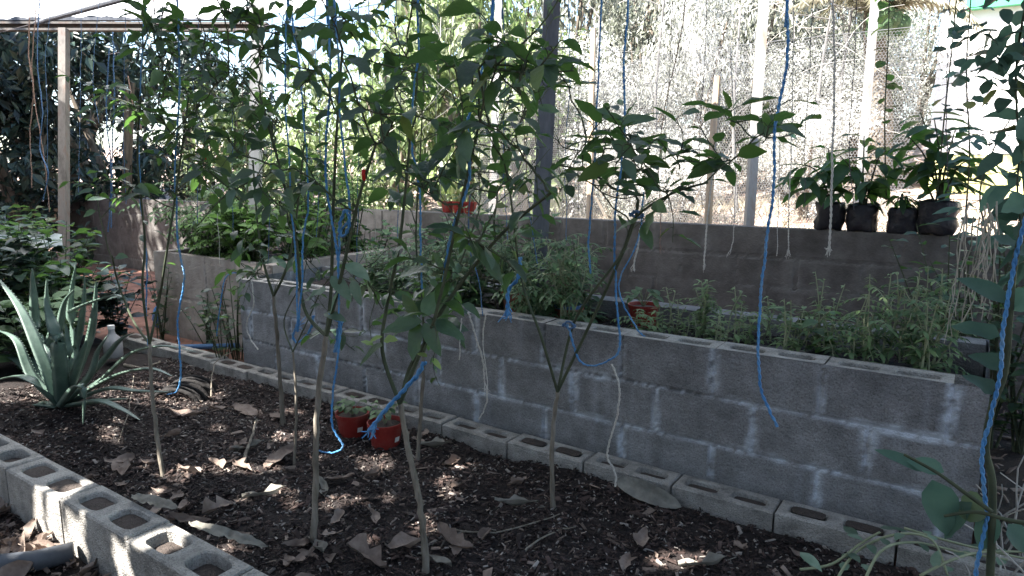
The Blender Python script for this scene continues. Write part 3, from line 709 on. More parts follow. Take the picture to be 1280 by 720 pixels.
# unseen trees and thickets added around the shelter to block sun and sky light
big = copy_tree(pr); big.location = (-15.5, -3.5, 0); big.scale = (3.2, 3.2, 2.6); tag(big, 'large unseen dark tree added for shade outside the shelter on the left', 'tree', g3)
big = copy_tree(pr); big.location = (-19, 1.5, 0); big.scale = (3.2, 3.2, 3.0); tag(big, 'tallest unseen dark tree added for shade far to the left of the shelter', 'tree', g3)
for (x_, y_, sc_, lab_) in ((-6.5, -9.5, 2.0, 'unseen dark tree added behind the shelter on the left to block light'), (-1.5, -10, 2.1, 'unseen dark tree added behind the shelter in the middle to block light'), (3.5, -9.5, 2.0, 'unseen dark tree added behind the shelter on the right to block light'), (7.5, -5, 2.0, 'unseen dark tree added beside the shelter on the right to block light')):
    big = copy_tree(pr); big.location = (x_, y_, -.6); big.scale = (sc_, sc_, 1.5); tag(big, lab_, 'tree', g3)
big = copy_tree(pr); big.location = (-12.6, .6, -.05); big.scale = (1.7, 1.7, 2.2); tag(big, 'tall unseen dark tree added for shade just outside the left end of the shelter', 'tree', g3)  # added out of view to keep the left wall in shade
big = copy_tree(pr); big.location = (-11.2, -2.2, -.05); big.scale = (1.7, 1.7, 2.2); tag(big, 'tall unseen dark tree added for shade outside the shelter, behind the left end', 'tree', g3)
for (x_, y_, sc_, lab_) in ((-8.5, -7.6, 2.2, 'unseen thicket added behind the shelter at far left to block light'), (-4, -7.9, 2.3, 'unseen thicket added behind the shelter, left, to block light'), (.5, -7.7, 2.2, 'unseen thicket added behind the shelter, centre, to block light'), (5, -7.4, 2.3, 'unseen thicket added behind the shelter, right, to block light'), (7, -3, 2.2, 'unseen thicket added at the right side of the shelter to block light'), (7.5, 1.5, 2.2, 'unseen thicket added right of the beds to block light')):
    big = copy_tree(pr2); big.location = (x_, y_, -.6); big.scale = (sc_, sc_, 1.6); big.rotation_euler = (0, 0, x_); tag(big, lab_, 'bush', 'dark thickets behind the pale bushes')  # thickets added out of view to screen low light from the wall fronts
# palm with coconuts
px_, py_ = at(1082, 8.6); pz = 3.25
palm = thing('palm_tree', (px_, py_, gz(px_, py_)), 'coconut palm with green nuts above the wire fence at upper right', 'palm')
mb = MB(); mb.tube([V((px_ + .1 * math.sin(i * .6), py_ + .3, gz(px_, py_) - .2 + (pz - .6) * i / 8)) for i in range(9)], .16, .12, n=10); mb.build('trunk', 'bark', palm, smooth=True)
for k in range(11):
    a = k * 2.4; el = .25 + .6 * ((k * 7) % 11) / 11; c0 = V((px_, py_, pz))
    hd = V((math.cos(a), math.sin(a), 0)); pts = []; q = c0.copy(); d = hd * math.cos(el) + ZV * math.sin(el)
    for i in range(9):
        pts.append(q.copy()); q = q + d * .15; d = (d + V((0, 0, -.17))).normalized()
    mb = MB(); mb.tube(pts, .028, .006, n=5)
    sd = hd.cross(ZV)
    for i in range(1, 9):
        for j in range(4):
            p = pts[i - 1].lerp(pts[i], j / 4); t = (pts[i] - pts[i - 1]).normalized()
            for s_ in (-1, 1): mb.card(p, (t * .6 + sd * s_ + V((0, 0, -.35)) + rdir() * .12), ZV, .3 * (1.1 - i / 12), .025)
    mb.build('frond', 'frond', palm)
for k in range(6):
    c = V((px_, py_, pz - .2)) - fwv * .25 + RV * (-.16 + .1 * (k % 4)) + ZV * (-.12 * (k // 3) + .06 * (k % 2))
    mb = MB(); mb.lathe([(.0, -.13), (.06, -.12), (.1, -.06), (.11, .0), (.09, .08), (.04, .12), (0, .13)], c, n=12, cap=False); mb.build('coconut', 'coconut', palm, smooth=True)
# dry vine tangle
def vine_tangle(label, n, x0, x1, y0, y1, dep, seed):
    mb = MB(); r2 = random.Random(seed)
    org = D((x0 + x1) / 2, y1, dep)
    for _ in range(n):
        a = D(r2.uniform(x0, x1), r2.uniform(y0, y1), dep + r2.uniform(-.4, .4)); q = a.copy(); d = V((r2.uniform(-1, 1), r2.uniform(-.4, .4), r2.uniform(-.5, 1.1))).normalized(); pts = []
        for i in range(9):
            pts.append(q.copy()); q = q + d * .14; d = (d + V((r2.uniform(-.4, .4), r2.uniform(-.3, .3), r2.uniform(-.45, .25)))).normalized()
        mb.tube(pts, .0042, .0022, n=4, cap=False)
    tag(mb.build('dry_vine', 'dry_vine', org=org), label, 'vine', 'dry vines over the bushes')
vine_tangle('tangle of bare dry vine stems beside the leaning post top', 20, 890, 1075, -10, 130, 7.2, 3)
vine_tangle('sparse dry vine stems hanging over the central bushes', 7, 700, 880, -20, 150, 7.4, 5)
vine_tangle('brown dry vines above the pale wall end', 12, 480, 600, 20, 150, 7.6, 6)

# ------------------------------------------------------------------ pepper plants (foreground)
def pepper(label, v, trunk, forks, tips, Ls, r0=.011, dens=1., spread=.3, peppers=0, flat=1.):
    base = trunk[0]
    b0 = G(*base, .0); 
    v0 = b0.y
    pts = [V((b0.x, b0.y, bz(b0.x, b0.y) - .03))] + [P(x, y, v0 + (v - v0) * (i + 1) / len(trunk[1:])) for i, (x, y) in enumerate(trunk[1:])]
    pl = thing('pepper_plant', pts[0], label, 'plant', 'tall pepper plants in the front bed')
    st = MB(); tp = smooth_line(pts, 8)
    for i in range(1, len(tp) - 1): tp[i] = tp[i] + jit(.003)
    st.tube(tp, [r0 * (1 - .28 * i / len(tp)) * (1 + .55 * math.exp(-i / 1.3)) * (1 + (.16 if i % 3 == 1 else 0) + rnd.uniform(-.06, .06)) for i in range(len(tp))], n=9)
    st.build('stem', 'stem_bark', pl, smooth=True)
    br = MB(); lf = MB()
    top = pts[-1]
    fk = []
    for f in forks:
        q = [top] + [P(x, y, v + rnd.uniform(-.06, .06)) for x, y in f]
        line = smooth_line(q, 5); br.tube(line, r0 * .62, r0 * .36, n=6); fk.append(line)
    if not fk: fk = [tp]
    def leaves(line, n, t0, big=1.):
        for i in range(n):
            t = t0 + (1 - t0) * (i + rnd.uniform(.1, .9)) / n; k = min(len(line) - 2, int(t * (len(line) - 1)))
            p = line[k].lerp(line[k + 1], t * (len(line) - 1) - k); tg = (line[k + 1] - line[k]).normalized()
            sd = tg.cross(ZV + jit(.4)); sd = sd.normalized() * (1 if i % 2 else -1)
            d = (tg * rnd.uniform(.1, .8) + sd * rnd.uniform(.5, 1.) + V((0, 0, rnd.uniform(-.75, .25) * flat))).normalized()
            l = rnd.uniform(*Ls) * big * (rnd.uniform(.55, .8) if rnd.random() < .3 else 1)
            pet = p + d * l * .22 + V((0, 0, .01)); br.tube([p, p.lerp(pet, .5) + V((0, 0, .004)), pet], .0016, .0012, n=4, cap=False)
            lf.leaf(pet, d, ZV + jit(.7), l, l * rnd.uniform(.46, .6), rnd.uniform(.3, 1.3) * flat, rnd.uniform(.1, .5), 5)
    for (x, y) in tips:
        T = P(x, y, v + rnd.uniform(-spread, spread))
        # start on the nearest fork point below the tip
        cand = [q for l in fk for q in l[1:]]
        F0 = min(cand, key=lambda q: (q - T).length + .8 * max(0, q.z - T.z + .08))
        dv = T - F0
        mid = F0 + dv * .5 + V((0, 0, .05)) + jit(.06)
        line = smooth_line([F0, mid, T], 5)
        for i in range(1, len(line)): line[i] = line[i] + jit(.008)
        br.tube(line, r0 * .3, .0018, n=5)
        leaves(line, int(8.5 * dens), .3)
        for _ in range(2):
            q = line[rnd.randrange(3, len(line) - 1)]; e_ = q + (dv.normalized() * .5 + rdir()).normalized() * rnd.uniform(.1, .22)
            tw = smooth_line([q, q.lerp(e_, .5) + jit(.02), e_], 3); br.tube(tw, .0026, .0014, n=4); leaves(tw, int(5 * dens), .25, .85)
        fk.append(line[len(line) // 3:])
    for i, l in enumerate(fk[:len(forks)]): leaves(l, max(2, int(len(l) * .35 * dens)), .45, .8)
    for _ in range(16):
        l = rnd.choice(fk); q = l[rnd.randrange(len(l))]; d = (rdir() + V((0, 0, .5))).normalized(); pp = []
        for i in range(6): pp.append(q.copy()); q = q + d * rnd.uniform(.03, .06); d = (d + rdir() * .35).normalized()
        br.tube(smooth_line(pp, 2), .0017, .0009, n=4)
        if rnd.random() < .5: leaves(pp, 3, .5, .55)
    br.build('branch', 'stem_green', pl); lf.build('foliage', 'pepper_leaf', pl, smooth=True)
    for k in range(peppers):
        x, y = [(257, 193), (455, 218), (362, 240)][k % 3]
        c = P(x, y, v); mb = MB(); mb.lathe([(.0, -.02), (.005, -.016), (.008, 0), (.007, .012), (0, .016)], c, n=8, cap=False); mb.build('pepper', 'pepper_red', pl, smooth=True)
    return pl
pepper('tall pepper plant beside the aloe, its thin stem leaning left', 1.45, [(205, 602), (196, 540), (190, 490), (187, 430)], [[(178, 360), (181, 300), (172, 200), (176, 120)], [(166, 400), (148, 355), (140, 320)], [(200, 370), (206, 330), (220, 240), (236, 120)]],
       [(150, 55), (186, 15), (232, 110), (165, 235), (135, 215), (252, 40), (215, 170), (285, 90), (262, 215), (205, 60), (240, 165), (160, 130), (285, 20), (140, 110), (205, 100), (240, 205), (190, 150), (270, 60)], (.06, .1), r0=.009, dens=1.0, flat=.8)
pepper('pepper plant with a straight pole-like stem ringed by blue twine', 1.46, [(392, 684), (394, 600), (397, 500), (408, 420)], [[(414, 360), (416, 280), (420, 180), (428, 60)], [(380, 385), (370, 300), (350, 210), (325, 120)], [(430, 330), (448, 250), (470, 180)]],
       [(330, 55), (300, 110), (352, 160), (418, 15), (452, 55), (385, 105), (318, 225), (400, 230), (285, 175), (360, 30), (470, 20), (445, 130), (352, 270), (300, 30), (270, 130)], (.06, .108), dens=1., peppers=2)
pepper('pepper plant on a crooked grey stem at bottom centre, hung with blue ribbon', 1.53, [(534, 722), (526, 640), (512, 570), (500, 505)], [[(478, 440), (484, 380), (500, 300), (512, 180)], [(512, 460), (535, 420), (548, 380), (575, 260), (600, 150)], [(545, 400), (620, 300), (690, 240)]],
       [(478, 60), (505, 130), (560, 80), (602, 150), (545, 220), (465, 180), (622, 50), (585, 300), (510, 320), (440, 150), (530, 20), (655, 120), (660, 240), (640, 190), (570, 180), (690, 70)], (.065, .115), dens=1.)
pepper('pepper plant with forked stem in front of the long wall', 2.12, [(692, 633), (690, 560), (697, 490)], [[(676, 420), (652, 350), (640, 260), (630, 180)], [(712, 420), (730, 380), (775, 320), (795, 272), (840, 242), (885, 228)], [(795, 272), (765, 235), (735, 215), (690, 205)]],
       [(650, 140), (690, 65), (720, 200), (755, 180), (800, 215), (850, 210), (905, 215), (955, 178), (870, 190), (915, 140), (700, 240), (660, 95), (790, 170), (830, 235), (590, 120), (770, 205)], (.08, .14), r0=.0095, dens=.72, spread=.3, flat=.3)
pepper('slender pepper plant with grey fork behind the ringed stem', 2.1, [(353, 526), (348, 440), (342, 370)], [[(330, 330), (322, 280), (316, 200)], [(360, 330), (372, 260), (380, 180)]],
       [(318, 315), (300, 330), (360, 318), (375, 200), (310, 180), (345, 110), (390, 60), (285, 230)], (.075, .12), dens=.8)
pepper('thin pepper sapling with a wiry stem beside the red pots', 1.83, [(368, 582), (370, 500), (366, 440)], [[(385, 400), (410, 350), (440, 350)], [(355, 400), (380, 350)]], [(395, 345), (440, 345), (470, 372), (432, 420)], (.07, .11), r0=.006, dens=.5)
pepper('pepper plant with pale thin stem right of the red pots', 2.18, [(521, 572), (527, 500), (530, 440)], [[(528, 380), (520, 300), (525, 200), (530, 90)], [(545, 390), (575, 330), (600, 260)]],
       [(500, 90), (540, 60), (570, 150), (520, 230), (600, 225), (560, 400), (510, 385), (540, 375), (480, 255)], (.09, .15), r0=.009, dens=.8)

# big low leaves, pale young leaves, and leaves with whitish light in their colour
def add_leaves(plant, v, spec, name, mat):
    lf = MB(); st = MB()
    for (x, y, x2, y2, wd, dv) in spec:
        a, b_ = P(x, y, v), P(x2, y2, v + dv); lf.leaf(a, b_ - a, ZV + V((0, -.55, 0)) + jit(.25), (b_ - a).length * 1.05, (b_ - a).length * wd, .35, .22, 7)
    lf.build(name, mat, plant, smooth=True)
crooked = [o for o in bpy.data.objects if o.get('category') == 'plant' and 'crooked' in o['label']][0]
ringed = [o for o in bpy.data.objects if o.get('category') == 'plant' and 'ringed by' in o['label']][0]
slim = [o for o in bpy.data.objects if o.get('category') == 'plant' and 'grey fork behind' in o['label']][0]
add_leaves(crooked, 1.5, [(528, 402, 478, 408, .55, -.05), (532, 400, 582, 418, .55, .05), (528, 396, 560, 352, .6, .06), (524, 404, 515, 448, .6, -.06), (530, 404, 552, 440, .5, -.03), (520, 398, 505, 366, .5, .02), (585, 300, 632, 350, .5, .05), (500, 345, 535, 330, .5, 0), (478, 432, 448, 452, .6, 0)], 'low_foliage', 'pepper_leaf')
add_leaves(crooked, 1.48, [(462, 428, 476, 418, .5, 0), (466, 432, 452, 424, .5, 0), (540, 448, 552, 460, .5, 0), (534, 446, 522, 440, .5, 0), (480, 425, 496, 422, .6, 0)], 'young_leaves', 'young_leaf')
add_leaves(ringed, 1.45, [(414, 345, 440, 372, .5, 0), (425, 360, 412, 390, .45, 0), (432, 330, 462, 345, .5, 0), (405, 392, 432, 396, .4, 0), (408, 362, 378, 372, .45, 0), (440, 350, 452, 380, .5, 0)], 'lit_foliage', 'pale_leaf')
add_leaves(slim, 2.1, [(322, 330, 346, 322, .5, 0), (346, 324, 360, 334, .5, 0), (335, 318, 316, 338, .5, 0)], 'lit_foliage', 'pale_leaf')

# ------------------------------------------------------------------ twine
def twine(pts, v, r, mat, label, grp, wob=.003, tail=None, name='hanging_twine', n=5):
    line = smooth_line([P(x, y, v + (dv if dv else 0)) for (x, y, dv) in [(p + (0,))[:3] for p in pts]], 6)
    line = [p + jit(wob) * .5 for p in line]
    if line[0].z < RZ - .07 and pts[0][1] <= 2:      # carry on up to the wire
        line = [V((line[0].x + .03, line[0].y, RZ - .06))] + line
    ln_ = sum((line[i + 1] - line[i]).length for i in range(len(line) - 1)); k_ = max(2, int(ln_ / (len(line) - 1) / .012))
    line = smooth_line(line, min(k_, 10))
    sd = rnd.uniform(0, 99)
    for i in range(1, len(line)): 
        z_ = line[i].z; e_ = .0045 * min(1, i / 6)
        line[i] = line[i] + V((noise.noise(V((z_ * 9, sd, 0))), noise.noise(V((z_ * 9, sd, 5))), 0)) * e_ + V((noise.noise(V((z_ * 30, sd, 9))), noise.noise(V((z_ * 30, sd, 15))), 0)) * .0016
    org = line[-1]
    def cordage(mb):
        acc = 0.; A, B = [], []
        for i, q in enumerate(line):
            if i: acc += (q - line[i - 1]).length
            a = acc / (r * 9) * 2 * math.pi; o_ = (RV * math.cos(a) + V((fwv.x, fwv.y, 0)) * math.sin(a)) * r * .5
            A.append(q + o_); B.append(q - o_)
        mb.tube(A, r * .58, n=5); mb.tube(B, r * .58, n=5)
    if tail:
        r_ = thing(name, org, label, 'twine', grp); mb = MB(); cordage(mb); mb.build('cord', mat, r_, smooth=True)
        mb = MB()
        tg = (line[-1] - line[-2]).normalized()
        for k in range(tail * 2):
            q = line[-1] - tg * rnd.uniform(0, .012); d = (tg + jit(.45) + V((0, 0, -.25))).normalized(); e_ = rnd.uniform(.45, 1.1); pp = [q, q + d * .02 * e_, q + d * .042 * e_ + jit(.006), q + d * .06 * e_ + jit(.012)]
            mb.tube(pp, r * .42, r * .22, n=4)
        mb.build('frayed_end', mat, r_); return r_
    mb = MB(); cordage(mb); o = mb.build(name, mat, org=org, smooth=True); return tag(o, label, 'twine', grp)
gb, gw = 'blue twine hanging from the roof wires', 'white twine hanging from the roof wires'
twine([(182, 0), (176, 100), (173, 190), (177, 260), (184, 330), (182, 380), (186, 432)], 1.45, .0034, 'blue_twine', 'blue twine tied to the stem beside the aloe', gb)
twine([(222, 0), (225, 110), (219, 200), (222, 300), (230, 345), (222, 400), (226, 460), (222, 488), (209, 493)], 1.45, .0042, 'blue_twine', 'blue twine reaching down to the soil right of the aloe', gb)
twine([(358, 0), (357, 120), (364, 250), (370, 340), (372, 415)], 1.46, .0034, 'blue_twine', 'straight blue twine left of the ringed stem, left strand of a pair', gb)
twine([(361, 0), (374, 90), (386, 235), (378, 300), (379, 345), (372, 415)], 1.47, .0036, 'blue_twine', 'kinked blue twine left of the ringed stem, right strand of a pair', gb)
twine([(409, 0), (413, 100), (407, 180), (409, 240), (419, 300), (423, 350), (415, 390)], 1.46, .0042, 'blue_twine', 'thick blue twine along the ringed stem top', gb)
twine([(418, 0), (427, 160), (437, 250), (436, 275), (424, 295), (424, 350), (423, 440), (415, 500), (416, 535), (428, 558), (414, 566), (397, 563)], 1.46, .004, 'blue_twine', 'long blue twine ending in a loop low round the straight stem', gb)
twine([(523, 0), (522, 70), (514, 150), (515, 185), (524, 240), (525, 300), (528, 362)], 1.55, .0036, 'blue_twine', 'blue twine running down the dark stem left of centre', gb)
twine([(616, 0), (611, 60), (596, 110), (586, 150), (586, 220), (570, 275), (560, 310), (552, 358)], 1.53, .0046, 'blue_twine', 'thickest blue twine slanting down left in the centre', gb)
twine([(752, 0), (746, 140), (742, 220), (737, 290), (737, 342)], 2.14, .0038, 'blue_twine', 'blue twine just right of the broad dark post', gb)
twine([(786, 0), (779, 80), (781, 160), (770, 260), (769, 350), (774, 430), (762, 450), (736, 457), (722, 445), (712, 415), (708, 405)], 2.12, .0046, 'blue_twine', 'blue twine looping round the fork before the long wall', gb)
twine([(985, 0), (983, 80), (969, 160), (966, 240), (955, 330), (948, 420), (950, 480), (960, 510), (971, 533)], 2.1, .005, 'blue_twine', 'lone blue twine hanging free in front of the long wall', gb)
twine([(137, 60), (133, 140), (139, 215), (135, 290)], 2.3, .005, 'blue_dull', 'faded blue twine left of the aloe-side stem, left strand', gb)
twine([(141, 40), (143, 120), (140, 180), (139, 285)], 2.3, .005, 'blue_dull', 'faded blue twine left of the aloe-side stem, right strand', gb)
twine([(49, 0), (47, 80), (53, 140), (50, 185), (60, 215), (54, 250)], 2.3, .005, 'blue_dull', 'faded blue twine at the far left beside brown cords', gb)
twine([(588, 232), (586, 300), (598, 350), (604, 395)], 2.15, .003, 'blue_dull', 'thin blue twine knotted to white twine above the wall', gb)
twine([(660, 240), (664, 280), (672, 330)], 2.1, .0025, 'blue_dull', 'thin blue twine in front of the broad dark post', gb)
twine([(805, 240), (797, 300), (775, 350), (781, 385), (800, 415), (806, 420)], 2.4, .004, 'blue_twine', 'blue twine below the knotted branch near the bed', gb)
twine([(271, 420), (276, 380), (283, 345), (308, 341)], 2.55, .005, 'blue_twine', 'short blue twine bent over the corner of the planter', gb)
more = [(62, 210, 2.4, 'blue_dull'), (104, 240, 2.6, 'blue_dull'), (118, 160, 2.6, 'blue_dull'), (152, 255, 2.0, 'blue_dull'), (206, 210, 2.1, 'brown_twine'), (246, 280, 1.9, 'blue_dull'), (266, 330, 2.1, 'white_twine'), (292, 300, 2.0, 'blue_dull'), (303, 250, 1.8, 'brown_twine'), (336, 330, 2.1, 'blue_dull'), (396, 300, 2.0, 'blue_dull'), (448, 350, 2.0, 'blue_dull'), (462, 300, 2.1, 'white_twine'), (498, 330, 2.1, 'blue_dull'), (546, 250, 2.2, 'white_twine'), (630, 300, 2.1, 'blue_dull'), (655, 220, 2.2, 'brown_twine'), (712, 300, 2.3, 'blue_dull')]
for i, (x, y1, v, mt) in enumerate(more):
    twine([(x + rnd.uniform(-4, 8), 0), (x + rnd.uniform(-5, 5), y1 * .33), (x + rnd.uniform(-6, 6), y1 * .66), (x + rnd.uniform(-8, 8), y1)], v, .0021, mt, '%s from the left of the thin strands among the leaves, %s' % (ORD[i], {'blue_dull': 'faded blue', 'white_twine': 'off white', 'brown_twine': 'brown'}[mt]), 'thin strands among the leaves')
# knots and ribbons
twine([(650, 322), (650, 338), (646, 350), (636, 362), (634, 385)], 2.1, .008, 'blue_twine', 'blue ribbon bunch tied on the fork left of the dark post', 'blue ribbon ties', tail=7, name='ribbon_tie')
twine([(531, 452), (520, 470), (500, 492), (480, 515), (468, 530)], 1.5, .0085, 'blue_twine', 'broad blue ribbon tail pointing down left from the crooked stem', 'blue ribbon ties', tail=9, name='ribbon_tie')
twine([(433, 262), (438, 275), (434, 290), (427, 295), (425, 282), (432, 262)], 1.45, .0055, 'blue_twine', 'loose blue loop on the twine of the ringed stem', 'blue ribbon ties', name='ribbon_tie')
twine([(392, 395), (386, 415), (372, 428), (366, 420), (370, 410)], 1.9, .006, 'blue_twine', 'blue knot on the slim sapling fork', 'blue ribbon ties', tail=4, name='ribbon_tie')
twine([(426, 395), (424, 420), (418, 440), (422, 415), (427, 400)], 1.5, .006, 'blue_twine', 'blue ribbon hanging under the ringed stem fork', 'blue ribbon ties', tail=5, name='ribbon_tie')
twine([(788, 267), (795, 272), (803, 270), (795, 264), (788, 270)], 2.11, .007, 'blue_dull', 'pale blue knot where the long side branch forks', 'blue ribbon ties', name='ribbon_tie')
twine([(706, 405), (712, 411), (718, 408), (710, 402), (704, 408)], 2.12, .006, 'blue_dull', 'pale blue knot on the fork before the long wall', 'blue ribbon ties', name='ribbon_tie')
# white and brown twine
twine([(765, 455), (774, 480), (772, 515), (763, 550), (760, 570), (769, 590), (769, 608)], 2.12, .0042, 'white_twine', 'white twine hanging from the blue loop down to the kerb', gw)
twine([(585, 390), (592, 410), (601, 440), (604, 462), (606, 478)], 2.15, .0042, 'white_twine', 'knotted white twine left strand against the long wall', gw, tail=4)
twine([(607, 393), (604, 430), (610, 490), (606, 510), (598, 524)], 2.15, .0036, 'white_twine', 'white twine right strand against the long wall, longer one', gw)
twine([(577, 398), (576, 420), (574, 450)], 2.2, .0034, 'white_twine', 'short white twine piece below the big centre leaf', gw)
twine([(313, 345), (317, 380), (308, 405), (313, 422), (323, 437)], 2.3, .0046, 'white_twine', 'white twine dangling at the left corner of the long bed', gw)
twine([(857, 0), (848, 60), (832, 130), (824, 200), (826, 270), (825, 306)], 3.6, .0035, 'brown_twine', 'thin slanting twine before the bushes with frayed low end', gw, tail=5)
twine([(900, 120), (893, 200), (883, 285), (880, 330)], 4.3, .006, 'white_twine', 'pale double twine beside the wooden stake', gw, tail=3)
twine([(913, 60), (919, 180), (918, 280), (914, 312)], 4.3, .0035, 'white_twine', 'thin white twine left of the leaning post', gw, tail=3)
twine([(992, 0), (990, 150), (986, 270), (986, 312)], 4.4, .004, 'white_twine', 'white twine with a burst end right of the leaning post', gw, tail=8)
twine([(1041, 0), (1043, 100), (1040, 220), (1037, 306)], 4.2, .007, 'white_twine', 'thick white twine frayed in front of the bagged plants', gw, tail=10)
twine([(800, 285), (797, 310), (792, 330)], 4.0, .006, 'white_twine', 'white twine end under the knotted side branch', gw, tail=4)
twine([(975, 90), (974, 220), (971, 320)], 4.3, .003, 'white_twine', 'thin pale twine beside the lone blue twine', gw)
for k, (x, lab) in enumerate(((700, 'fine dark cord right beside the dark post'), (722, 'fine dark cord before the pale stake'), (835, 'fine dark cord over the central bushes'), (878, 'fine dark cord left of the stake'), (1010, 'fine dark cord before the wire mesh'), (1065, 'fine dark cord left of the slim white post'), (1182, 'fine dark cord beside the climbing vine'), (560, 'fine dark cord below the roof edge'), (480, 'fine dark cord before the tall green bush'))):
    twine([(x + 6, 0), (x + 2, 90), (x + rnd.uniform(-5, 5), 180), (x + rnd.uniform(-6, 6), 262)], 4.35, .0028, 'dark_twine', lab, 'fine cords along the roof edge')
twine([(38, 0), (36, 70), (42, 110), (38, 165), (40, 235)], 2.4, .005, 'brown_twine', 'brown cord at the far left, nearest the picture edge', 'brown cords at the far left')
twine([(46, 0), (40, 80), (44, 130), (54, 190), (62, 265)], 2.4, .0045, 'brown_twine', 'wavy brown cord at far left crossing the blue twine', 'brown cords at the far left')
twine([(160, 95), (166, 130), (174, 150), (178, 168)], 2.5, .005, 'brown_twine', 'short brown cord behind the blue aloe-side twine', 'brown cords at the far left')
twine([(283, 350), (278, 375), (279, 400), (284, 420)], 2.8, .006, 'brown_twine', 'orange-brown cord hanging by the planter corner', 'brown cords at the far left')

# ------------------------------------------------------------------ pots
def flower_pot(c, r, h, mat, label, tagged=False, plant=None, grp='red plastic pots', name='flower_pot'):
    p = thing(name, c, label, 'pot', grp); c = V(c)
    mb = MB(); mb.lathe([(0, 0), (r * .74, 0), (r * .78, .005), (r * .95, h * .84), (r * .97, h * .85), (r * 1.02, h * .86), (r * 1.03, h), (r * .96, h), (r * .9, h * .85)], c, n=28, cap=False); mb.build('body', mat, p, smooth=False)
    mb = MB(); mb.lathe([(r * .9, h * .85), (r * .5, h * .9), (0, h * .88)], c, n=20); mb.build('soil', 'hole_dirt', p)
    if tagged:
        a = tagged; d = V((math.cos(a), math.sin(a), 0)); s_ = d.cross(ZV); q = c + d * (r * .895) + ZV * h * .42
        mb = MB(); mb.add([q + s_ * .014 - ZV * .012, q - s_ * .014 - ZV * .012, q - s_ * .014 + ZV * .014 + d * .006, q + s_ * .014 + ZV * .014 + d * .006], [(0, 1, 2, 3)]); mb.build('price_sticker', 'label_white', p)
    if plant:
        n, L, hh, mat2 = plant
        st = MB(); lf = MB()
        for k in range(n):
            a = rnd.uniform(0, 6.28); q = c + V((0, 0, h * .88)); e_ = q + V((math.cos(a) * r * rnd.uniform(.2, .95), math.sin(a) * r * rnd.uniform(.2, .95), hh * rnd.uniform(.35, 1)))
            st.tube([q, q.lerp(e_, .5) + V((0, 0, hh * .1)), e_], .0018, n=4)
            lf.leaf(e_, V((math.cos(a), math.sin(a), rnd.uniform(-.4, .3))), ZV, L * rnd.uniform(.6, 1.1), L * rnd.uniform(.5, .8), .8, .2, 4, 1 if L < .06 else 0)
        st.build('plant_stem', 'stem_pale', p); lf.build('plant_foliage', mat2, p, smooth=True)
    return p
cam_a = lambda c: math.atan2(-c.y, -c.x)
c = V((-2.53, 2.27, -.035)); flower_pot(c, .084, .125, 'red_plastic', 'red pot with seedling and white sticker, left of a pair on the mulch', cam_a(c) + .45, (16, .055, .1, 'herb_leaf'))
c = V((-2.3, 2.27, -.04)); flower_pot(c, .086, .13, 'red_plastic', 'red pot half behind the blue ribbon tail, right of a pair', cam_a(c) + .75, (14, .055, .11, 'herb_leaf'))
c = V((-1.72, 3.04, .51)); p = flower_pot(c, .08, .085, 'terracotta', 'squat brown clay pot with dark blue lining on the long bed', None, None, 'pots on the long bed')
mb = MB(); mb.lathe([(.074, .08), (.075, .1), (.07, .102), (.066, .08)], c, n=24, cap=False); mb.build('lining', 'blue_dull', p)
flower_pot((-1.37, 3.2, .505), .078, .12, 'red_plastic', 'bright red pot at the back of the long bed, half hidden by leaves', None, (14, .07, .12, 'herb_leaf'), 'pots on the long bed')
flower_pot((-1.9, 3.33, .6), .07, .11, 'terracotta', 'dark red pot just left of the bright red pot', None, (16, .06, .12, 'herb_leaf'), 'pots on the long bed')
flower_pot((-2.1, 3.12, .515), .085, .12, 'terracotta', 'maroon pot hidden in green leaves behind the blue ribbon bunch', None, (24, .07, .14, 'herb_leaf'), 'pots on the long bed')
for k, (x, lab) in enumerate(((560, 'small red pot on the long wall, left of three'), (574, 'small red pot on the long wall, middle of three'), (588, 'small red pot on the long wall, right of three'))):
    q = P(x, 266, 4.84); flower_pot((q.x, 4.84, .918), .06, .1, 'red_plastic', lab, None, (8, .06, .12, 'herb_leaf'), 'red pots on the long wall')

# black grow bags with plants
def grow_bag(x, r, h, label, tips, nleaf, L):
    q = P(x, 292, 4.84); c = V((q.x, 4.842, .918)); p = thing('grow_bag', c, label, 'potted plant', 'bagged plants on the long wall')
    mb = MB(); prof = [(0, 0), (r * .8, 0), (r * .95, h * .08), (r, h * .3), (r * .97, h * .55), (r * 1.03, h * .75), (r * .98, h * .95), (r * .92, h), (r * .85, h * .93), (0, h * .9)]
    mb.lathe(prof, c, n=28, cap=False)
    mb.v = [tuple(V(a) + (V(a) - c - ZV * h * .5).normalized() * .012 * (1.6 * noise.noise(V(a) * 20) + noise.noise(V((a[0] * 12, a[1] * 12, a[2] * 45))))) for a in mb.v]
    mb.build('bag', 'black_plastic', p, smooth=True)
    st = MB(); lf = MB()
    for (tx, ty) in tips:
        T = P(tx, ty, 4.842 + rnd.uniform(-.18, .18)); b_ = c + V((rnd.uniform(-.02, .02), rnd.uniform(-.02, .02), h * .9))
        line = smooth_line([b_, b_.lerp(T, .5) + V((0, 0, .07)), T], 5); st.tube(line, .007, .003, n=5)
        for i in range(nleaf):
            t = .3 + .7 * (i + .5) / nleaf; kk = min(len(line) - 2, int(t * (len(line) - 1))); pp = line[kk].lerp(line[kk + 1], t * (len(line) - 1) - kk)
            a = i * 2.4 + rnd.uniform(-.4, .4); d = V((math.cos(a), math.sin(a), rnd.uniform(-.5, .3))); l = L * rnd.uniform(.6, 1.15)
            lf.leaf(pp + d * .02, d, ZV + jit(.3), l, l * rnd.uniform(.36, .46), rnd.uniform(.4, 1.2), .25, 5)
    st.build('stem', 'stem_green', p); lf.build('foliage', 'bag_leaf', p, smooth=True)
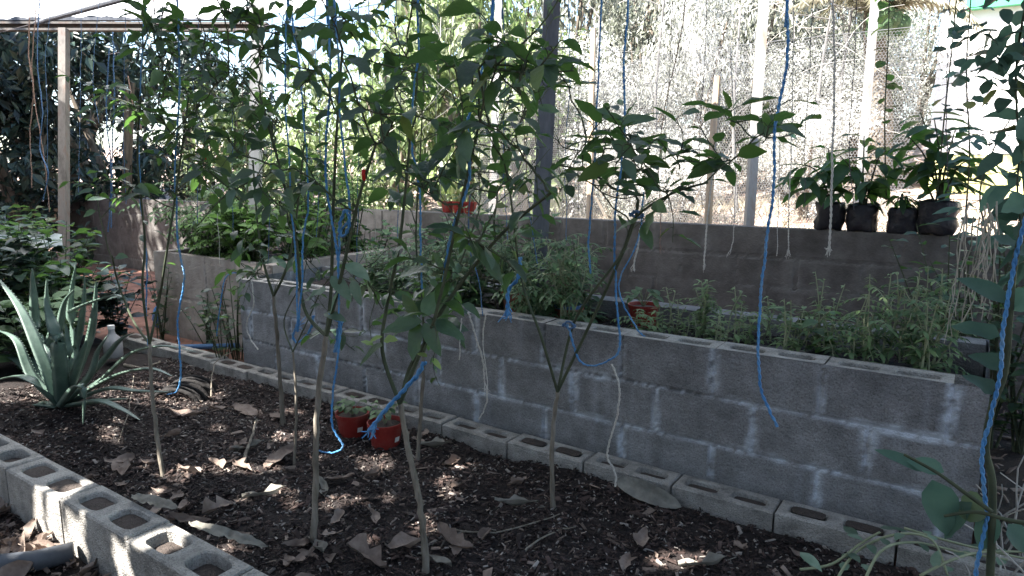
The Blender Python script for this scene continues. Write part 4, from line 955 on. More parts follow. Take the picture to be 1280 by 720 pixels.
grow_bag(1036, .088, .17, 'black bag with a drooping leafy plant, leftmost of four', [(1005, 205), (1035, 185), (1060, 205), (1015, 240), (990, 222)], 8, .22)
grow_bag(1076, .093, .17, 'black bag with upright leafy plant, second from left of four', [(1080, 170), (1050, 195), (1105, 185), (1090, 225), (1060, 240)], 8, .23)
grow_bag(1127, .088, .15, 'low black bag with a small sprig, third from left of four', [(1125, 250), (1118, 258), (1135, 255)], 7, .12)
grow_bag(1169, .108, .2, 'largest black bag with tall broad-leaved plant, rightmost of four', [(1168, 150), (1135, 170), (1195, 160), (1150, 140), (1180, 205), (1210, 200), (1125, 205), (1180, 225)], 9, .24)

# ------------------------------------------------------------------ plants in the long bed and around
def herb(name, base, h, nst, label, cat, grp, style='lance', L=.05, mat='herb_leaf', spread=.3, lean=(0, 0), stem='stem_pale', lv=14):
    p = thing(name, base, label, cat, grp); base = V(base); st = MB(); lf = MB()
    for k in range(nst):
        a = rnd.uniform(0, 6.28); e_ = base + V((math.cos(a) * spread * rnd.uniform(.1, 1) + lean[0], math.sin(a) * spread * rnd.uniform(.1, 1) + lean[1], h * rnd.uniform(.65, 1)))
        b_ = base + V((rnd.uniform(-.03, .03), rnd.uniform(-.03, .03), -.02))
        line = smooth_line([b_, b_.lerp(e_, .5) + V((0, 0, h * .08)) + jit(.02), e_], 6); st.tube(line, .004 * (.6 + h), .0018, n=5)
        for i in range(lv):
            t = .12 + .88 * (i + .5) / lv; kk = min(len(line) - 2, int(t * (len(line) - 1))); pp = line[kk].lerp(line[kk + 1], t * (len(line) - 1) - kk)
            a = i * 2.4 + rnd.uniform(-.5, .5); d = V((math.cos(a), math.sin(a), rnd.uniform(-.1, .6)))
            if style == 'lance':
                l = L * (1.25 - .7 * t) * rnd.uniform(.7, 1.2); lf.leaf(pp, d, ZV, l, l * .38, .8, .2, 3, 2)
            elif style == 'compound':
                ln = L * 2.6 * rnd.uniform(.6, 1.1); q = pp.copy(); dd = d.normalized(); pts = [q.copy()]
                for j in range(4):
                    q = q + dd * ln / 4; dd = (dd + V((0, 0, -.22))).normalized(); pts.append(q.copy())
                    sd = dd.cross(ZV).normalized()
                    for s_ in (-1, 1):
                        l = L * rnd.uniform(.6, 1.05) * (1.1 - .12 * j); lf.leaf(q, dd * .5 + sd * s_ + V((0, 0, -.15)), ZV, l, l * .5, .7, .2, 3)
                lf.leaf(q, dd, ZV, L, L * .5, .7, .2, 3); st.tube(pts, .0018, .0012, n=4)
            else:
                l = L * rnd.uniform(.6, 1.2); lf.leaf(pp, d, ZV + jit(.4), l, l * .62, rnd.uniform(.4, 1.1), .2, 4, 0)
    st.build('stem', stem, p); lf.build('foliage', mat, p, smooth=True); return p
mzp = lambda u, v: V((u, v, mz(u, v)))
gs = 'seedlings in the long bed'
herb('tall_seedling', mzp(-1.02, 3.1), .32, 4, 'tallest upright seedling with narrow pale leaves in the long bed', 'plant', gs, 'lance', .075, 'seedling_leaf', .03, lv=24)
for x, y, h, lab in ((850, 420, .16, 'small seedling just left of the tallest upright seedling'), (905, 425, .13, 'thin seedling right of the tallest upright seedling'), (928, 428, .18, 'wispy seedling left of the lone blue twine'), (862, 424, .12, 'shortest seedling beside the tallest upright seedling')):
    q = G(x, y, .52); herb('seedling', mzp(q.x, min(3.25, max(2.8, q.y))), h, 2, lab, 'plant', gs, 'lance', .05, 'seedling_leaf', .03, lv=13)
row = [(800, .15), (820, .2), (838, .28), (872, .26), (893, .2), (915, .3), (940, .18), (958, .22), (975, .32), (990, .22), (1020, .36), (1045, .3), (1075, .4), (1110, .46), (1145, .42), (1180, .46), (1205, .36)]
for i, (x, h) in enumerate(row):
    q = P(x, 430, 2.86 + .1 * (i % 4)); herb('seedling', mzp(min(-.12, q.x), 2.86 + .1 * (i % 4)), h, 3, '%s leafy stalk from the left in the row of seedlings on the long bed' % ORD[i], 'plant', gs, 'lance' if i % 3 else 'compound', .065 if i % 3 else .036, 'seedling_leaf', .045, lv=16 if i % 3 else 7)
gt = 'leafy weeds at the right of the long bed'
for x, y, h, n, lab, mt, stl in ((1002, 448, .26, 3, 'bushy green plant right of the lone blue twine', 'herb_leaf', 'broad'), (1030, 450, .22, 3, 'yellow green weed near the lone blue twine', 'lime_leaf', 'broad'), (1060, 458, .25, 4, 'spreading weed with fine stems mid right of the long bed', 'herb_leaf', 'compound'),
                         (1085, 462, .3, 4, 'tangled tomato-like plant before the bagged plants', 'herb_leaf', 'compound'), (1130, 465, .38, 4, 'tall tomato-like plant with arching stems', 'herb_leaf', 'compound'), (1165, 470, .4, 4, 'tallest tomato-like plant beside the black plastic', 'herb_leaf', 'compound'), (1195, 475, .26, 3, 'rightmost tomato-like plant at the end of the bed', 'herb_leaf', 'compound')):
    q = G(x, y, .52); herb('weed', mzp(min(-.12, q.x), min(3.22, max(2.82, q.y))), h, n, lab, 'plant', gt, stl, .075 if stl == 'broad' else .045, mt, .2, lv=11 if stl == 'broad' else 7)
q = G(1195, 465, .52); herb('sprout', mzp(-.12, 2.87), .06, 2, 'small bright green sprout near the right end of the bed', 'plant', gt, 'broad', .06, 'lime_leaf', .03, lv=4)
gd = 'dense green plants at the left of the long bed'
DB = [(565, 355, .34), (600, 360, .4), (630, 350, .42), (668, 355, .3), (700, 358, .34), (735, 350, .36), (540, 345, .36), (585, 330, .44), (650, 330, .46), (715, 338, .42), (500, 335, .38), (470, 340, .3)]
DL = ['dense fine-leaved plant just behind the big centre leaf', 'dense fine-leaved plant at the bed edge left of the ribbon bunch', 'tall fine-leaved plant behind the ribbon bunch', 'low fine-leaved plant before the broad dark post', 'fine-leaved plant over the squat clay pot', 'fine-leaved plant left of the red pot on the bed',
      'fine-leaved plant left of the thick blue twine', 'tall fine-leaved plant under the small red pots', 'tall fine-leaved plant touching the dark post', 'fine-leaved plant behind the squat clay pot', 'fine-leaved plant near the pale end of the long wall', 'leftmost fine-leaved plant on the long bed']
for i, ((x, y, h), lab) in enumerate(zip(DB, DL)):
    q = P(x, y, 2.95 + .12 * (i % 3)); herb('garden_plant', mzp(max(-3.75, q.x), 2.9 + .14 * (i % 3)), h * 1.1, 11, lab, 'plant', gd, 'lance' if i % 3 else 'compound', .1 if i % 3 else .05, 'herb_leaf', .24, lv=18 if i % 3 else 8)
gp = 'bright shrubs growing in the left planter'
for i, (u, v, h, lab) in enumerate(((-5.2, 3.4, .75, 'yellow green shrub at the left end of the planter'), (-4.8, 3.3, .6, 'low yellow green shrub at the front of the planter'), (-4.4, 3.6, .8, 'bright shrub right of the mottled post in the planter'), (-5.0, 3.95, .95, 'taller shrub at the back of the planter'), (-4.5, 4.1, .85, 'bright shrub at the back right of the planter'), (-4.25, 3.35, .55, 'small shrub at the right end of the planter'), (-5.35, 3.2, .5, 'low shrub at the front left corner of the planter'), (-4.6, 3.15, .45, 'low leafy plant spilling over the planter front'), (-5.0, 3.15, .4, 'lowest shrub along the planter front'))):
    herb('planter_shrub', (u, v, .56), h * (1. if i % 2 else 1.15), 12, lab, 'shrub', gp, 'broad' if i % 2 else 'compound', .14 if i % 2 else .07, 'lime_leaf' if i % 3 else 'herb_leaf', .4, lv=13 if i % 2 else 8, stem='stem_green')
for i, (u, v, h, lab) in enumerate(((-5.35, 2.82, .6, 'dark weed growing up the planter face at its left end'), (-4.75, 2.85, .45, 'low dark weed at the foot of the planter face'), (-4.3, 2.8, .7, 'dark twiggy weed between planter and long bed'), (-4.15, 2.6, .5, 'weed by the left corner of the long bed'))):
    herb('path_weed', (u, v, -.05), h, 7, lab, 'plant', 'weeds at the planter foot', 'broad', .075, 'pepper_leaf', .22, lv=8, stem='stem_green')
gk = 'shrubs behind the long bed'
for i, (x, v, h, lab) in enumerate(((395, 4.3, 1.15, 'dark shrub between planter and wall'), (450, 4.2, .9, 'shrub before the pale end of the long wall'), (560, 4.3, 1.05, 'shrub on the path before the small red pots'), (640, 4.3, 1.2, 'shrub on the path left of the dark post'))):
    q = P(x, 300, v); herb('path_shrub', (q.x, v, -.05), h, 16, lab, 'shrub', gk, 'broad', .13, 'herb_leaf', .42, lv=15, stem='stem_green')

# left: low dark shrubs behind the aloe
gl = 'shrubs behind the aloe'
for i, (u, v, h, n, mt, lab) in enumerate(((-5.6, 1.75, .95, 26, 'dark_leaf', 'dark low shrub directly behind the aloe'), (-6.3, 2.1, .95, 26, 'pepper_leaf', 'leafy shrub behind the aloe below the thin left post'), (-6.5, 1.5, 1.05, 26, 'dark_leaf', 'dark shrub at the left edge beside the aloe'), (-5.5, 2.1, .7, 16, 'pepper_leaf', 'small green shrub right of the aloe near the white bottle'), (-7.2, 2.5, 1.0, 26, 'pepper_leaf', 'shrub below the grey wall at left'), (-5.2, 1.35, .6, 14, 'dark_leaf', 'low dark shrub left of the aloe leaves'), (-5.9, 2.35, .95, 22, 'pepper_leaf', 'leafy shrub hiding the foot of the thin left post'), (-5.0, 1.75, .55, 14, 'herb_leaf', 'low green weed between the aloe and the white bottle'), (-5.6, 2.6, .6, 12, 'dark_leaf', 'dark shrub beyond the far kerb end'))):
    herb('low_shrub', (u, v, .0), h, n, lab, 'shrub', gl, 'broad', .14, mt, .45, lv=16, stem='stem_green')
# silvery sheet of plastic lying on the shrub
mb = MB(); a = D(-20, 283, 5.2); N = 14
for j in range(6):
    for i in range(N): 
        q = D(-30 + 108 * i / (N - 1), 288 + 12 * j / 5 + 12 * i / N, 5.6 - .35 * j / 5); mb.v.append(tuple(q + V((0, 0, .07 * noise.noise(q * 6) + .03 * noise.noise(q * 17)))))
for j in range(5):
    for i in range(N - 1): mb.f.append((j * N + i, j * N + i + 1, (j + 1) * N + i + 1, (j + 1) * N + i))
o = mb.build('plastic_sheet', 'silver_film', org=a, smooth=True); tag(o, 'crumpled silvery plastic sheet lying over the shrubs at left', 'plastic sheet')

# aloe
AB = G(75, 505, .02); al = thing('aloe_plant', AB, 'large grey green aloe with long pointed leaves at the left of the bed', 'aloe')
def aloe_leaf(line, wd, th):
    mb = MB(); k = len(line); prev = None; n = 7
    ctr = AB
    for i, p in enumerate(line):
        t = i / (k - 1); tg = (line[min(i + 1, k - 1)] - line[max(0, i - 1)]).normalized()
        out = (line[0] + (line[-1] - line[0]) * .5 - ctr); out.z = 0
        if out.length < .02: out = V((0, -1, 0))
        s_ = tg.cross(ZV); 
        if s_.length < .2: s_ = tg.cross(out)
        s_.normalize(); nr = s_.cross(tg).normalized()
        if nr.z < 0: nr = -nr; 
        ww = wd * (1 - t ** 1.7) * (.85 + .3 * t * (1 - t)) + .002; hh = th * (1 - t ** 1.5) + .002
        prof = [(-1, .12), (-.5, -.55), (0, -.8), (.5, -.55), (1, .12), (.5, -.05), (-.5, -.05)]
        for x, y in prof: mb.v.append(tuple(p + s_ * (ww * x) + nr * (hh * y)))
    for i in range(k - 1):
        for j in range(n): mb.f.append((i * n + j, i * n + (j + 1) % n, (i + 1) * n + (j + 1) % n, (i + 1) * n + j))
    # marginal teeth
    for i in range(1, k - 2):
        for e_ in (0, 4):
            a_ = V(mb.v[i * n + e_]); b2 = V(mb.v[(i + 1) * n + e_]); c_ = V(mb.v[i * n + 2]); o_ = (a_ - c_); o_.z = 0
            for tt in (.2, .7):
                q = a_.lerp(b2, tt); w_ = (b2 - a_) * .07; mb.add([q - w_, q + w_, q + o_.normalized() * .006], [(0, 1, 2)])
    return mb
LV = [([(75, 500), (50, 440), (25, 385), (-5, 345)], 1.55, .028), ([(75, 495), (48, 430), (42, 370), (40, 335)], 1.65, .026), ([(78, 490), (72, 430), (60, 390), (58, 350)], 1.6, .024),
      ([(85, 495), (72, 430), (62, 395), (56, 372)], 1.45, .026), ([(88, 490), (90, 430), (88, 380), (95, 330)], 1.7, .024), ([(92, 495), (108, 440), (118, 390), (120, 350)], 1.75, .022), ([(85, 500), (60, 440), (80, 395), (135, 370), (155, 372)], 1.7, .02),
      ([(95, 500), (112, 470), (122, 440), (134, 420)], 1.5, .016), ([(88, 480), (75, 420), (80, 380), (92, 362)], 1.62, .018), ([(70, 500), (40, 470), (20, 425), (-5, 412)], 1.5, .022), ([(70, 505), (40, 475), (15, 470), (-12, 478)], 1.42, .022),
      ([(78, 508), (95, 482), (105, 490), (104, 530)], 1.4, .015), ([(90, 505), (130, 485), (170, 488), (215, 490)], 1.55, .014), ([(70, 512), (40, 505), (0, 518), (-20, 522)], 1.48, .024), ([(90, 510), (130, 500), (160, 498)], 1.6, .012), ([(98, 500), (130, 470), (165, 440), (205, 432), (245, 440)], 1.9, .012), ([(80, 500), (70, 460), (55, 430)], 1.5, .02), ([(92, 498), (100, 450), (108, 425)], 1.55, .02), ([(90, 500), (125, 455), (150, 425), (168, 415)], 1.6, .018), ([(88, 505), (140, 470), (185, 460), (215, 470)], 1.75, .014), ([(70, 500), (20, 450), (-15, 440)], 1.65, .02), ([(88, 498), (95, 440), (104, 385), (106, 345)], 1.85, .02), ([(76, 498), (58, 450), (35, 410), (15, 395)], 1.7, .02), ([(90, 508), (120, 500), (150, 510), (175, 525)], 1.45, .013),
      ([(84, 498), (86, 450), (82, 405)], 1.58, .024), ([(75, 490), (30, 440), (5, 440)], 1.75, .02)]
for pts, v, wd in LV:
    line = smooth_line([AB.lerp(P(*pts[0], v), .35)] + [P(x, y, v) for x, y in pts[1:]], 6)
    aloe_leaf(line, wd * 1.55, .022).build('aloe_leaf', 'aloe', al, smooth=True)

# ------------------------------------------------------------------ right foreground climber
cl = thing('climbing_vine', P(1236, 722, 1.6), 'broad leaved vine twining up blue twine at the right edge, closest to camera', 'vine')
st = MB(); lf = MB(); pv = 1.62
st.tube(smooth_line([P(x, y, pv) for x, y in ((1236, 760), (1240, 660), (1240, 600), (1232, 560), (1240, 510), (1256, 465), (1262, 400), (1268, 330), (1285, 250), (1290, 120))], 6), .008, .005, n=7)
st.tube(smooth_line([P(x, y, pv - .05) for x, y in ((1240, 640), (1205, 615), (1170, 590), (1130, 568))], 5), .005, .003, n=6)
st.tube(smooth_line([P(x, y, pv - .04) for x, y in ((1290, 655), (1260, 650), (1220, 640), (1180, 645))], 5), .005, .003, n=6)
def vleaf(x, y, x2, y2, wd, v=pv, droop=.3, md=0, dv=0., fold=.25):
    a, b_ = P(x, y, v), P(x2, y2, v + dv); lf.leaf(a, b_ - a, ZV + V((0, -.7, .2)) + jit(.3), (b_ - a).length, wd, droop, fold, 6, md)
for args in ((1158, 590, 1096, 556, .035), (1165, 600, 1192, 672, .085), (1215, 628, 1178, 672, .06), (1235, 632, 1196, 640, .09), (1180, 590, 1135, 572, .045), (1250, 495, 1205, 465, .05), (1258, 460, 1212, 440, .05), (1262, 380, 1200, 342, .06), (1265, 388, 1295, 360, .075), 
             (1250, 420, 1190, 402, .05), (1285, 320, 1240, 290, .06), (1260, 655, 1285, 690, .06), (1240, 640, 1225, 688, .055), (1288, 250, 1250, 262, .06)): vleaf(*args)
st.build('stem', 'stem_green', cl, smooth=True); lf.build('foliage', 'vine_leaf', cl, smooth=True)
twine([(1290, 0), (1288, 150), (1282, 270), (1270, 330), (1256, 400), (1250, 470), (1236, 530), (1228, 565), (1229, 610), (1233, 650), (1222, 700), (1218, 740)], 1.6, .0045, 'blue_twine', 'blue twine carrying the vine at the right edge', gb, wob=.0012, n=8)
# pale creeping vines on the kerb, bottom right
cr_ = thing('creeping_vine', G(1100, 700, .04), 'pale creeping vine with small leaves trailing over the kerb at lower right', 'vine')
st = MB(); lf = MB()
for pts in ([(1040, 735, .0), (1070, 690, .05), (1120, 668, .12), (1165, 675, .12), (1185, 720, .05)], [(1075, 740, 0), (1100, 690, .1), (1140, 678, .1), (1200, 690, .08), (1260, 700, .1)], [(1000, 712, .0), (1040, 705, .02), (1075, 680, .08), (1100, 665, .13)], [(1150, 720, .05), (1190, 700, .1), (1230, 690, .1), (1290, 690, .1)], [(1130, 660, .1), (1200, 680, .09), (1290, 700, .06)]):
    line = smooth_line([G(x, y, z + .03) for x, y, z in pts], 6); st.tube(line, .005, .0035, n=5)
    for i in range(3, len(line) - 1, 5):
        d = rdir(); d.z = abs(d.z) * .4; lf.leaf(line[i], d, ZV, .055 * rnd.uniform(.6, 1.2), .036, .5, .2, 4)
for x, y, x2, y2 in ((1000, 690, 1028, 712), (1070, 672, 1055, 655), (1100, 660, 1135, 662), (1060, 690, 1075, 702)):
    a, b_ = G(x, y, .08), G(x2, y2, .08); lf.leaf(a, b_ - a, ZV, (b_ - a).length, .045, .2, .2, 5)
st.build('stem', 'stem_pale', cr_, smooth=True); lf.build('foliage', 'pale_leaf', cr_, smooth=True)
# hanging roots
rt = MB(); c0 = P(1226, 262, 2.75)
for k in range(18):
    q = c0 + V((rnd.uniform(-.05, .05), rnd.uniform(-.04, .04), rnd.uniform(-.05, .03))); pts = []; d = V((rnd.uniform(-.09, .09), rnd.uniform(-.09, .09), -1)); ln = rnd.uniform(.25, .5)
    for i in range(9): pts.append(q.copy()); q = q + d.normalized() * ln / 9 + jit(.012)
    rt.tube(pts, .0026, .0014, n=4)
tag(rt.build('hanging_roots', 'root_grey', org=c0), 'bundle of pale dry roots hanging left of the right edge vine', 'roots')
# climbers on the right, behind the wall
def climber(label, pts, v, L, n, mat, md=1, side=.03):
    line = smooth_line([P(x, y, v) for x, y in pts], 6); p = thing('climbing_plant', line[0], label, 'vine', 'climbers at the right'); st = MB(); lf = MB(); st.tube(line, .005, .003, n=5)
    for i in range(n):
        t = (i + rnd.uniform(.2, .8)) / n; kk = min(len(line) - 2, int(t * (len(line) - 1))); q = line[kk]
        a = rnd.uniform(0, 6.28); d = V((math.cos(a), math.sin(a), rnd.uniform(-.6, .3))); l = L * rnd.uniform(.6, 1.2); e_ = q + d * side
        st.tube([q, e_], .002, n=4); lf.leaf(e_, d, ZV + jit(.5), l, l * (.8 if md == 1 else .5), .5, .15, 5, md)
    st.build('stem', 'stem_green', p); lf.build('foliage', mat, p, smooth=True)
climber('round leaved climber just right of the slim white post', [(1108, 250), (1106, 150), (1110, 60), (1112, -20)], 4.9, .075, 26, 'lime_leaf')
climber('climber with big round leaves left of the white house', [(1172, 240), (1180, 150), (1190, 60), (1198, -30)], 4.7, .085, 26, 'vine_leaf')
climber('thin climber in front of the white house wall', [(1206, 280), (1212, 190), (1208, 90), (1215, -20)], 4.6, .08, 22, 'vine_leaf')
climber('leafy climber on the right before the white wall', [(1235, 300), (1225, 240), (1245, 180), (1262, 150)], 4.2, .12, 26, 'vine_leaf', 0, .1)
rs = thing('hanging_creeper', P(1290, 300, 3.2), 'dense dark creeper hanging along the upper right edge of the picture', 'vine'); st = MB(); lf = MB()
for k in range(4):
    x0 = 1272 + 16 * k; line = smooth_line([P(x0 + 25, -60, 3.2), P(x0 + rnd.uniform(-15, 10), 90, 3.2), P(x0 + rnd.uniform(-25, 10), 220 + rnd.uniform(0, 60), 3.2), P(x0, 340, 3.15)], 6); st.tube(line, .005, .003, n=5)
    for q in line:
        for _ in range(2):
            d = rdir(); d.z -= .4; l = rnd.uniform(.07, .13); lf.leaf(q + d * .06, d, ZV + jit(.6), l, l * .6, .7, .2, 5)
for (x, y) in ((1235, 15), (1250, 40), (1225, 2), (1262, 60), (1240, 90), (1258, 120)):
    q = P(x, y, 3.2)
    for _ in range(8):
        d = rdir(); l = rnd.uniform(.07, .12); lf.leaf(q + jit(.1), d, ZV + jit(.6), l, l * .6, .7, .2, 5)
st.build('stem', 'stem_green', rs); lf.build('foliage', 'vine_leaf', rs, smooth=True)
for i, (x, h, lab) in enumerate(((1215, 1.12, 'green shrub at the right end of the long wall'), (1265, 1.2, 'dark green shrub at the right edge behind the roots'), (1310, 1.3, 'shrub at the right end of the path'))):
    q = P(x, 300, 3.9); herb('path_shrub', (q.x, 3.9, -.05), h, 12, lab, 'shrub', gk, 'broad', .09, 'pepper_leaf', .35, lv=14, stem='stem_green')

# ------------------------------------------------------------------ dry leaves
def dry_mesh(seed, L, W, curl, twist, mat):
    mb = MB(); r2 = random.Random(seed); n = 9; m_ = 5
    for i in range(n + 1):
        t = i / n; wd = W * max(.03, (1.9 * t ** .6 * (1 - t) ** .75) if 0 < t < 1 else .03)
        for j in range(m_):
            s_ = -1 + 2 * j / (m_ - 1)
            wd *= 1 + .35 * noise.noise(V((t * 5, s_ * .7, seed * 2.3)))
            z = .016 * noise.noise(V((t * 3.5, s_ * 1.3, seed * 1.7))) + curl * L * (t - .5) ** 2 * 1.6 + abs(s_) ** 1.6 * wd * .35 * (1 + .5 * math.sin(3 * t + seed)) + .006 * noise.noise(V((t * 6, s_ * 2, seed)))
            x = (t - .5) * L; y = s_ * wd * .5 + twist * L * (t - .5) ** 2
            tw = twist * (t - .5) * 1.5
            mb.v.append((x, y * math.cos(tw) - z * math.sin(tw) * .3, z + y * math.sin(tw) + .004))
    for i in range(n):
        for j in range(m_ - 1): mb.f.append((i * m_ + j, i * m_ + j + 1, (i + 1) * m_ + j + 1, (i + 1) * m_ + j))
    zmin = min(v_[2] for v_ in mb.v); mb.v = [(a, b_, c - zmin) for a, b_, c in mb.v]
    base = len(mb.v); mb.tube([V((.5 * L, twist * L * .25, .006)), V((.5 * L + .03, twist * L * .3, .012))], .0014, n=4)
    return mb.mesh('dry_leaf', mat, smooth=True)
DM = [dry_mesh(s, .145, w_, c, t, 'dry_leaf') for s, w_, c, t in ((1, .06, .2, .35), (2, .065, .12, -.3), (3, .055, .35, .5), (4, .075, .1, .1), (5, .06, .45, -.5), (6, .055, .2, .6), (7, .09, .3, .1), (8, .08, .25, -.2), (9, .1, .15, .3), (10, .07, .4, 0))]
GM = [dry_mesh(s, .17, w_, c, t, 'grey_leaf') for s, w_, c, t in ((11, .055, .15, .3), (12, .05, .3, -.3))]
def put_leaf(me, q, ang, sc, label, grp, tilt=.25):
    o = bpy.data.objects.new('dry_leaf', me); col.objects.link(o); o.location = q
    o.rotation_euler = (rnd.uniform(-tilt, tilt), rnd.uniform(-tilt, tilt), ang); o.scale = (sc, sc, sc); tag(o, label, 'dry leaf', grp); return o
gdl = 'dry leaves on the mulch'
special = [(330, 627, 'G', 1.0, 'flat pale oval dry leaf near the straight stem'), (645, 628, 'G', 1.0, 'pale curved dry leaf left of the forked stem base'), (880, 703, 'G', .95, 'long flat pale leaf at the bottom right of the mulch'), (783, 703, 'D', .8, 'curled tan leaf left of the long flat pale leaf'),
           (506, 690, 'D', 1.2, 'large brown leaf left of the crooked stem foot'), (562, 682, 'D', 1.3, 'broad brown leaf right of the crooked stem foot'), (398, 690, 'G', 1.1, 'grey curled leaf at the foot of the straight stem'), (460, 700, 'D', 1.2, 'dark leaf at the bottom edge between the two stems'),
           (234, 516, 'D', 1.5, 'long brown leaf below the blue twine end'), (305, 510, 'D', 1.4, 'curled brown leaf mid bed near the slender fork'), (310, 558, 'G', .9, 'thin upright pale leaf sliver mid bed'), (470, 540 + 50, 'D', 1.0, 'tan leaf in front of the red pots'), (545, 708, 'G', .8, 'yellowish pale leaf by the crooked stem foot'),
           (275, 640, 'D', 1.1, 'brown leaf lying against the near kerb'), (230, 640, 'D', 1.0, 'pale curled leaf with upturned tip by the near kerb'), (350, 575, 'D', 1.4, 'long brown leaf behind the straight stem'), (405, 610, 'G', .8, 'small pale leaf beside the straight stem'), (545, 552, 'G', 1.1, 'grey leaf at the foot of the far kerb'), (605, 668, 'D', .8, 'round crumpled tan leaf right of the crooked stem')]
for i, (x, y, k, sc, lab) in enumerate(special):
    q = G(x, y, .02); q.z = bz(q.x, q.y) + .012
    put_leaf((DM[i % 6] if k == 'D' else GM[i % 2]), q, rnd.uniform(0, 6.28) if i not in (0, 1, 2, 8) else (.6 + rnd.uniform(-.2, .2)), sc, lab, gdl)
for i in range(70):
    u = rnd.uniform(-4.2, -.3); v = rnd.uniform(1.15, 2.42)
    if rnd.random() < .6: v = 1.12 + abs(rnd.gauss(0, .3)); u = rnd.uniform(-3, -.7)
    if v > 2.42: continue
    if rnd.random() < .35 and u > -1.6: continue
    put_leaf(rnd.choice(DM), V((u, v, bz(u, v) + .012)), rnd.uniform(0, 6.28), rnd.uniform(.4, .95), 'small crumpled brown dry leaf lying on the dark mulch', gdl, .22)
for i in range(46):
    u = rnd.uniform(-3.6, -2.1); v = rnd.uniform(.6, .93)
    put_leaf(rnd.choice(DM), V((u, v, gz(u, v) + .02)), rnd.uniform(0, 6.28), rnd.uniform(.7, 1.3), 'dry leaf piled on the path outside the near kerb', 'dry leaves outside the near kerb', .5)
# big leaves
def big_leaf(name, a, b_, wd, mat, label, sag=.0, lift=0., up=ZV):
    mb = MB(); n = 16; m_ = 7; t_ = (b_ - a); s_ = t_.cross(up).normalized(); nr = s_.cross(t_).normalized()
    for i in range(n + 1):
        t = i / n; w_ = wd * max(.05, (2.0 * t ** .5 * (1 - t) ** .6))
        for j in range(m_):
            x = -1 + 2 * j / (m_ - 1); q = a + t_ * t + s_ * (x * w_ * .5) + nr * (.012 * noise.noise(V((t * 9, x, 3))) + abs(x) * w_ * .12 + .004 * math.sin(t * 50 + x * 3)) + ZV * (lift * 4 * t * (1 - t))
            mb.v.append(tuple(q))
    for i in range(n):
        for j in range(m_ - 1): mb.f.append((i * m_ + j, i * m_ + j + 1, (i + 1) * m_ + j + 1, (i + 1) * m_ + j))
    tag(mb.build(name, mat, org=a, smooth=True), label, 'dry leaf')
big_leaf('withered_leaf', G(236, 654, .16), G(335, 684, .1), .055, 'grey_leaf', 'big wrinkled grey withered leaf lying along the near kerb')
big_leaf('withered_leaf', G(165, 620, .165), G(222, 636, .17), .06, 'grey_leaf', 'wrinkled grey leaf draped over the near kerb blocks')
big_leaf('withered_leaf', G(770, 600, .035), G(852, 634, -.01), .085, 'grey_leaf', 'smooth pale grey leaf leaning on the far kerb below the white twine', up=V((0, -1, .9)))
# sticks
def stick(label, pts, r):
    line = smooth_line(pts, 5); mb = MB(); mb.tube([p + jit(.004) for p in line], r, r * .6, n=6); tag(mb.build('stick', 'stem_bark', org=pts[0]), label, 'stick', 'sticks on the mulch')
gq = lambda x, y, z=.012: (lambda q: V((q.x, q.y, bz(q.x, q.y) + z)))(G(x, y, .015))
stick('dry stick standing up from the mulch mid bed', [gq(305, 580), gq(315, 555, .05), gq(322, 540, .09)], .008)
stick('thin twig lying right of the forked stem', [gq(655, 690), gq(690, 668), gq(720, 655)], .004)
stick('twig lying under the forked stem', [gq(560, 660), gq(620, 662), gq(700, 640)], .004)
stick('forked root piece near the far kerb end', [gq(155, 452), gq(180, 455), gq(200, 447)], .012)
stick('curved twig sticking out of the mulch near the kerb', [gq(263, 490), G(268, 455, .1), G(290, 440, .12)], .004)
for k, (pts) in enumerate(([(165, 470), (160, 520, .1), (150, 555)],)):
    stick('thin pale stalk in front of the aloe tips', [gq(168, 478, .06), gq(162, 520, .03), gq(148, 556)], .003)

# ------------------------------------------------------------------ odds and ends
q = G(142, 441, .05); bt = thing('plastic_bottle', (q.x, q.y, .02), 'white plastic bottle with a narrow neck by the far kerb end', 'bottle')
mb = MB(); mb.lathe([(0, 0), (.055, 0), (.06, .01), (.06, .11), (.05, .135), (.026, .16), (.02, .18), (.02, .215)], (q.x, q.y, .02), n=20); mb.build('body', 'bottle_white', bt, smooth=True)
mb = MB(); mb.lathe([(.023, .2), (.023, .225), (0, .226)], (q.x, q.y, .02), n=14); mb.build('cap', 'label_white', bt)
hc = MB(); c = V((-3.8, 2.13, -.06)); ax = fwv.copy()
pts = []
for i in range(7 * 20 + 1):
    t = i / 20; a = 2 * math.pi * t; pts.append(c + ax * (-.02 + .0 * t) + ax * (.042 * (t - 3.5)) + RV * (.15 * math.cos(a)) + ZV * (.12 * math.sin(a)) + jit(.002))
hc.tube(pts, .012, n=7); tag(hc.build('hose_coil', 'old_rubber', org=c, smooth=True), 'coil of black ribbed hose half buried under the blue twine end', 'hose')
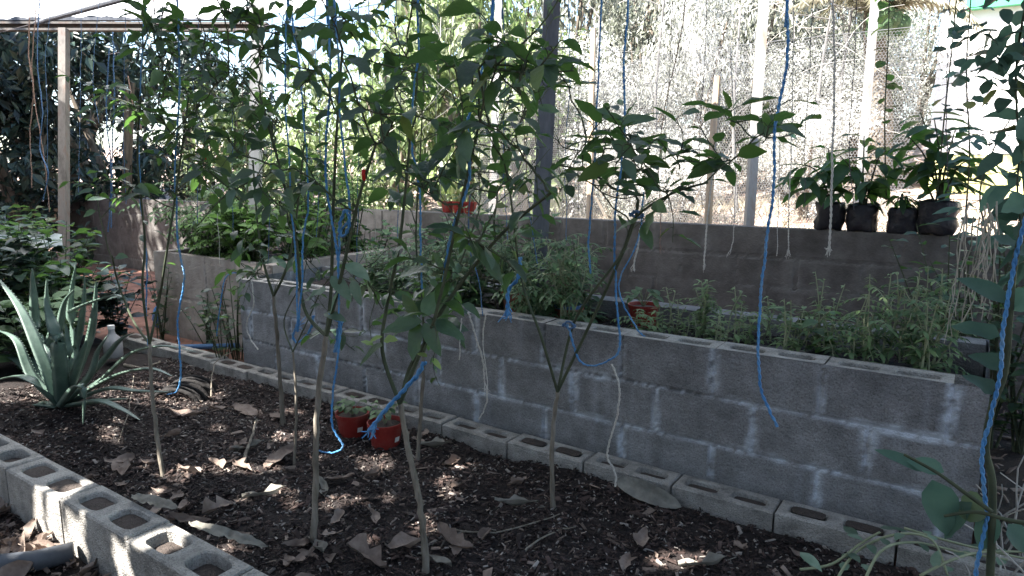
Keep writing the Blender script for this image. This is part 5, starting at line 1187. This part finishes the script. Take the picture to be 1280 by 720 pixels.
bb = MB(); c = G(214, 405, -.03); bb.lathe([(0, 0), (.12, .0), (.15, .06), (.13, .14), (.07, .2), (.03, .24), (.035, .28), (0, .27)], c, n=22, cap=False)
bb.v = [tuple(V(p) + jit(.0) + (V(p) - c - ZV * .1).normalized() * .03 * noise.noise(V(p) * 11)) for p in bb.v]
tag(bb.build('plastic_bag', 'blue_plastic', org=c, smooth=True), 'crumpled blue plastic bag at the foot of the left planter', 'bag')
pp = MB(); pp.tube([G(-60, 712, .0), G(40, 702, .0), G(92, 690, .0)], .035, n=14); tag(pp.build('pipe', 'pipe_grey', org=G(92, 690, 0), smooth=True), 'blue grey pipe lying outside the near kerb at bottom left', 'pipe')
bk = MB(); N = 16
for j in range(6):
    for i in range(N):
        u = -.75 + .6 * i / (N - 1); v = 2.78 + .2 * j / 5; bk.v.append((u, v, mz(u, v) + .04 + .05 * noise.noise(V((u * 9, v * 9, 1)))))
for j in range(5):
    for i in range(N - 1): bk.f.append((j * N + i, j * N + i + 1, (j + 1) * N + i + 1, (j + 1) * N + i))
tag(bk.build('plastic_film', 'black_plastic', org=V((-.4, 2.9, .52)), smooth=True), 'crumpled black plastic film among the weeds on the long bed', 'plastic film')
for (pts, lab) in (([(200, 443), (240, 437), (300, 436)], 'dark blue pipe lying on the red earth by the planter'),):
    mb = MB(); mb.tube([G(225, 434, .0), G(300, 432, .0)], .02, n=10); tag(mb.build('pipe', 'blue_dull', org=G(225, 434, 0), smooth=True), lab, 'pipe')
mb = MB()
r2 = random.Random(4)
for k in range(7):
    a = D(1120 + 20 * k, 700, 2.0)
st = MB()
for k in range(30):
    q = V((.12 + r2.uniform(0, .3), r2.uniform(2.3, 2.9), -.05)); pts = []; d = V((r2.uniform(-.4, .4), r2.uniform(-.4, .4), 1)).normalized(); ln = r2.uniform(.25, .6)
    for i in range(7): pts.append(q.copy()); q = q + d * ln / 7; d = (d + V((r2.uniform(-.35, .35), r2.uniform(-.35, .35), -.12))).normalized()
    st.tube(pts, .004, .002, n=4)
tag(st.build('dry_brush', 'dry_vine', org=V((.2, 2.6, 0))), 'tangle of dry stalks at the right end of the long bed', 'dry stalks')
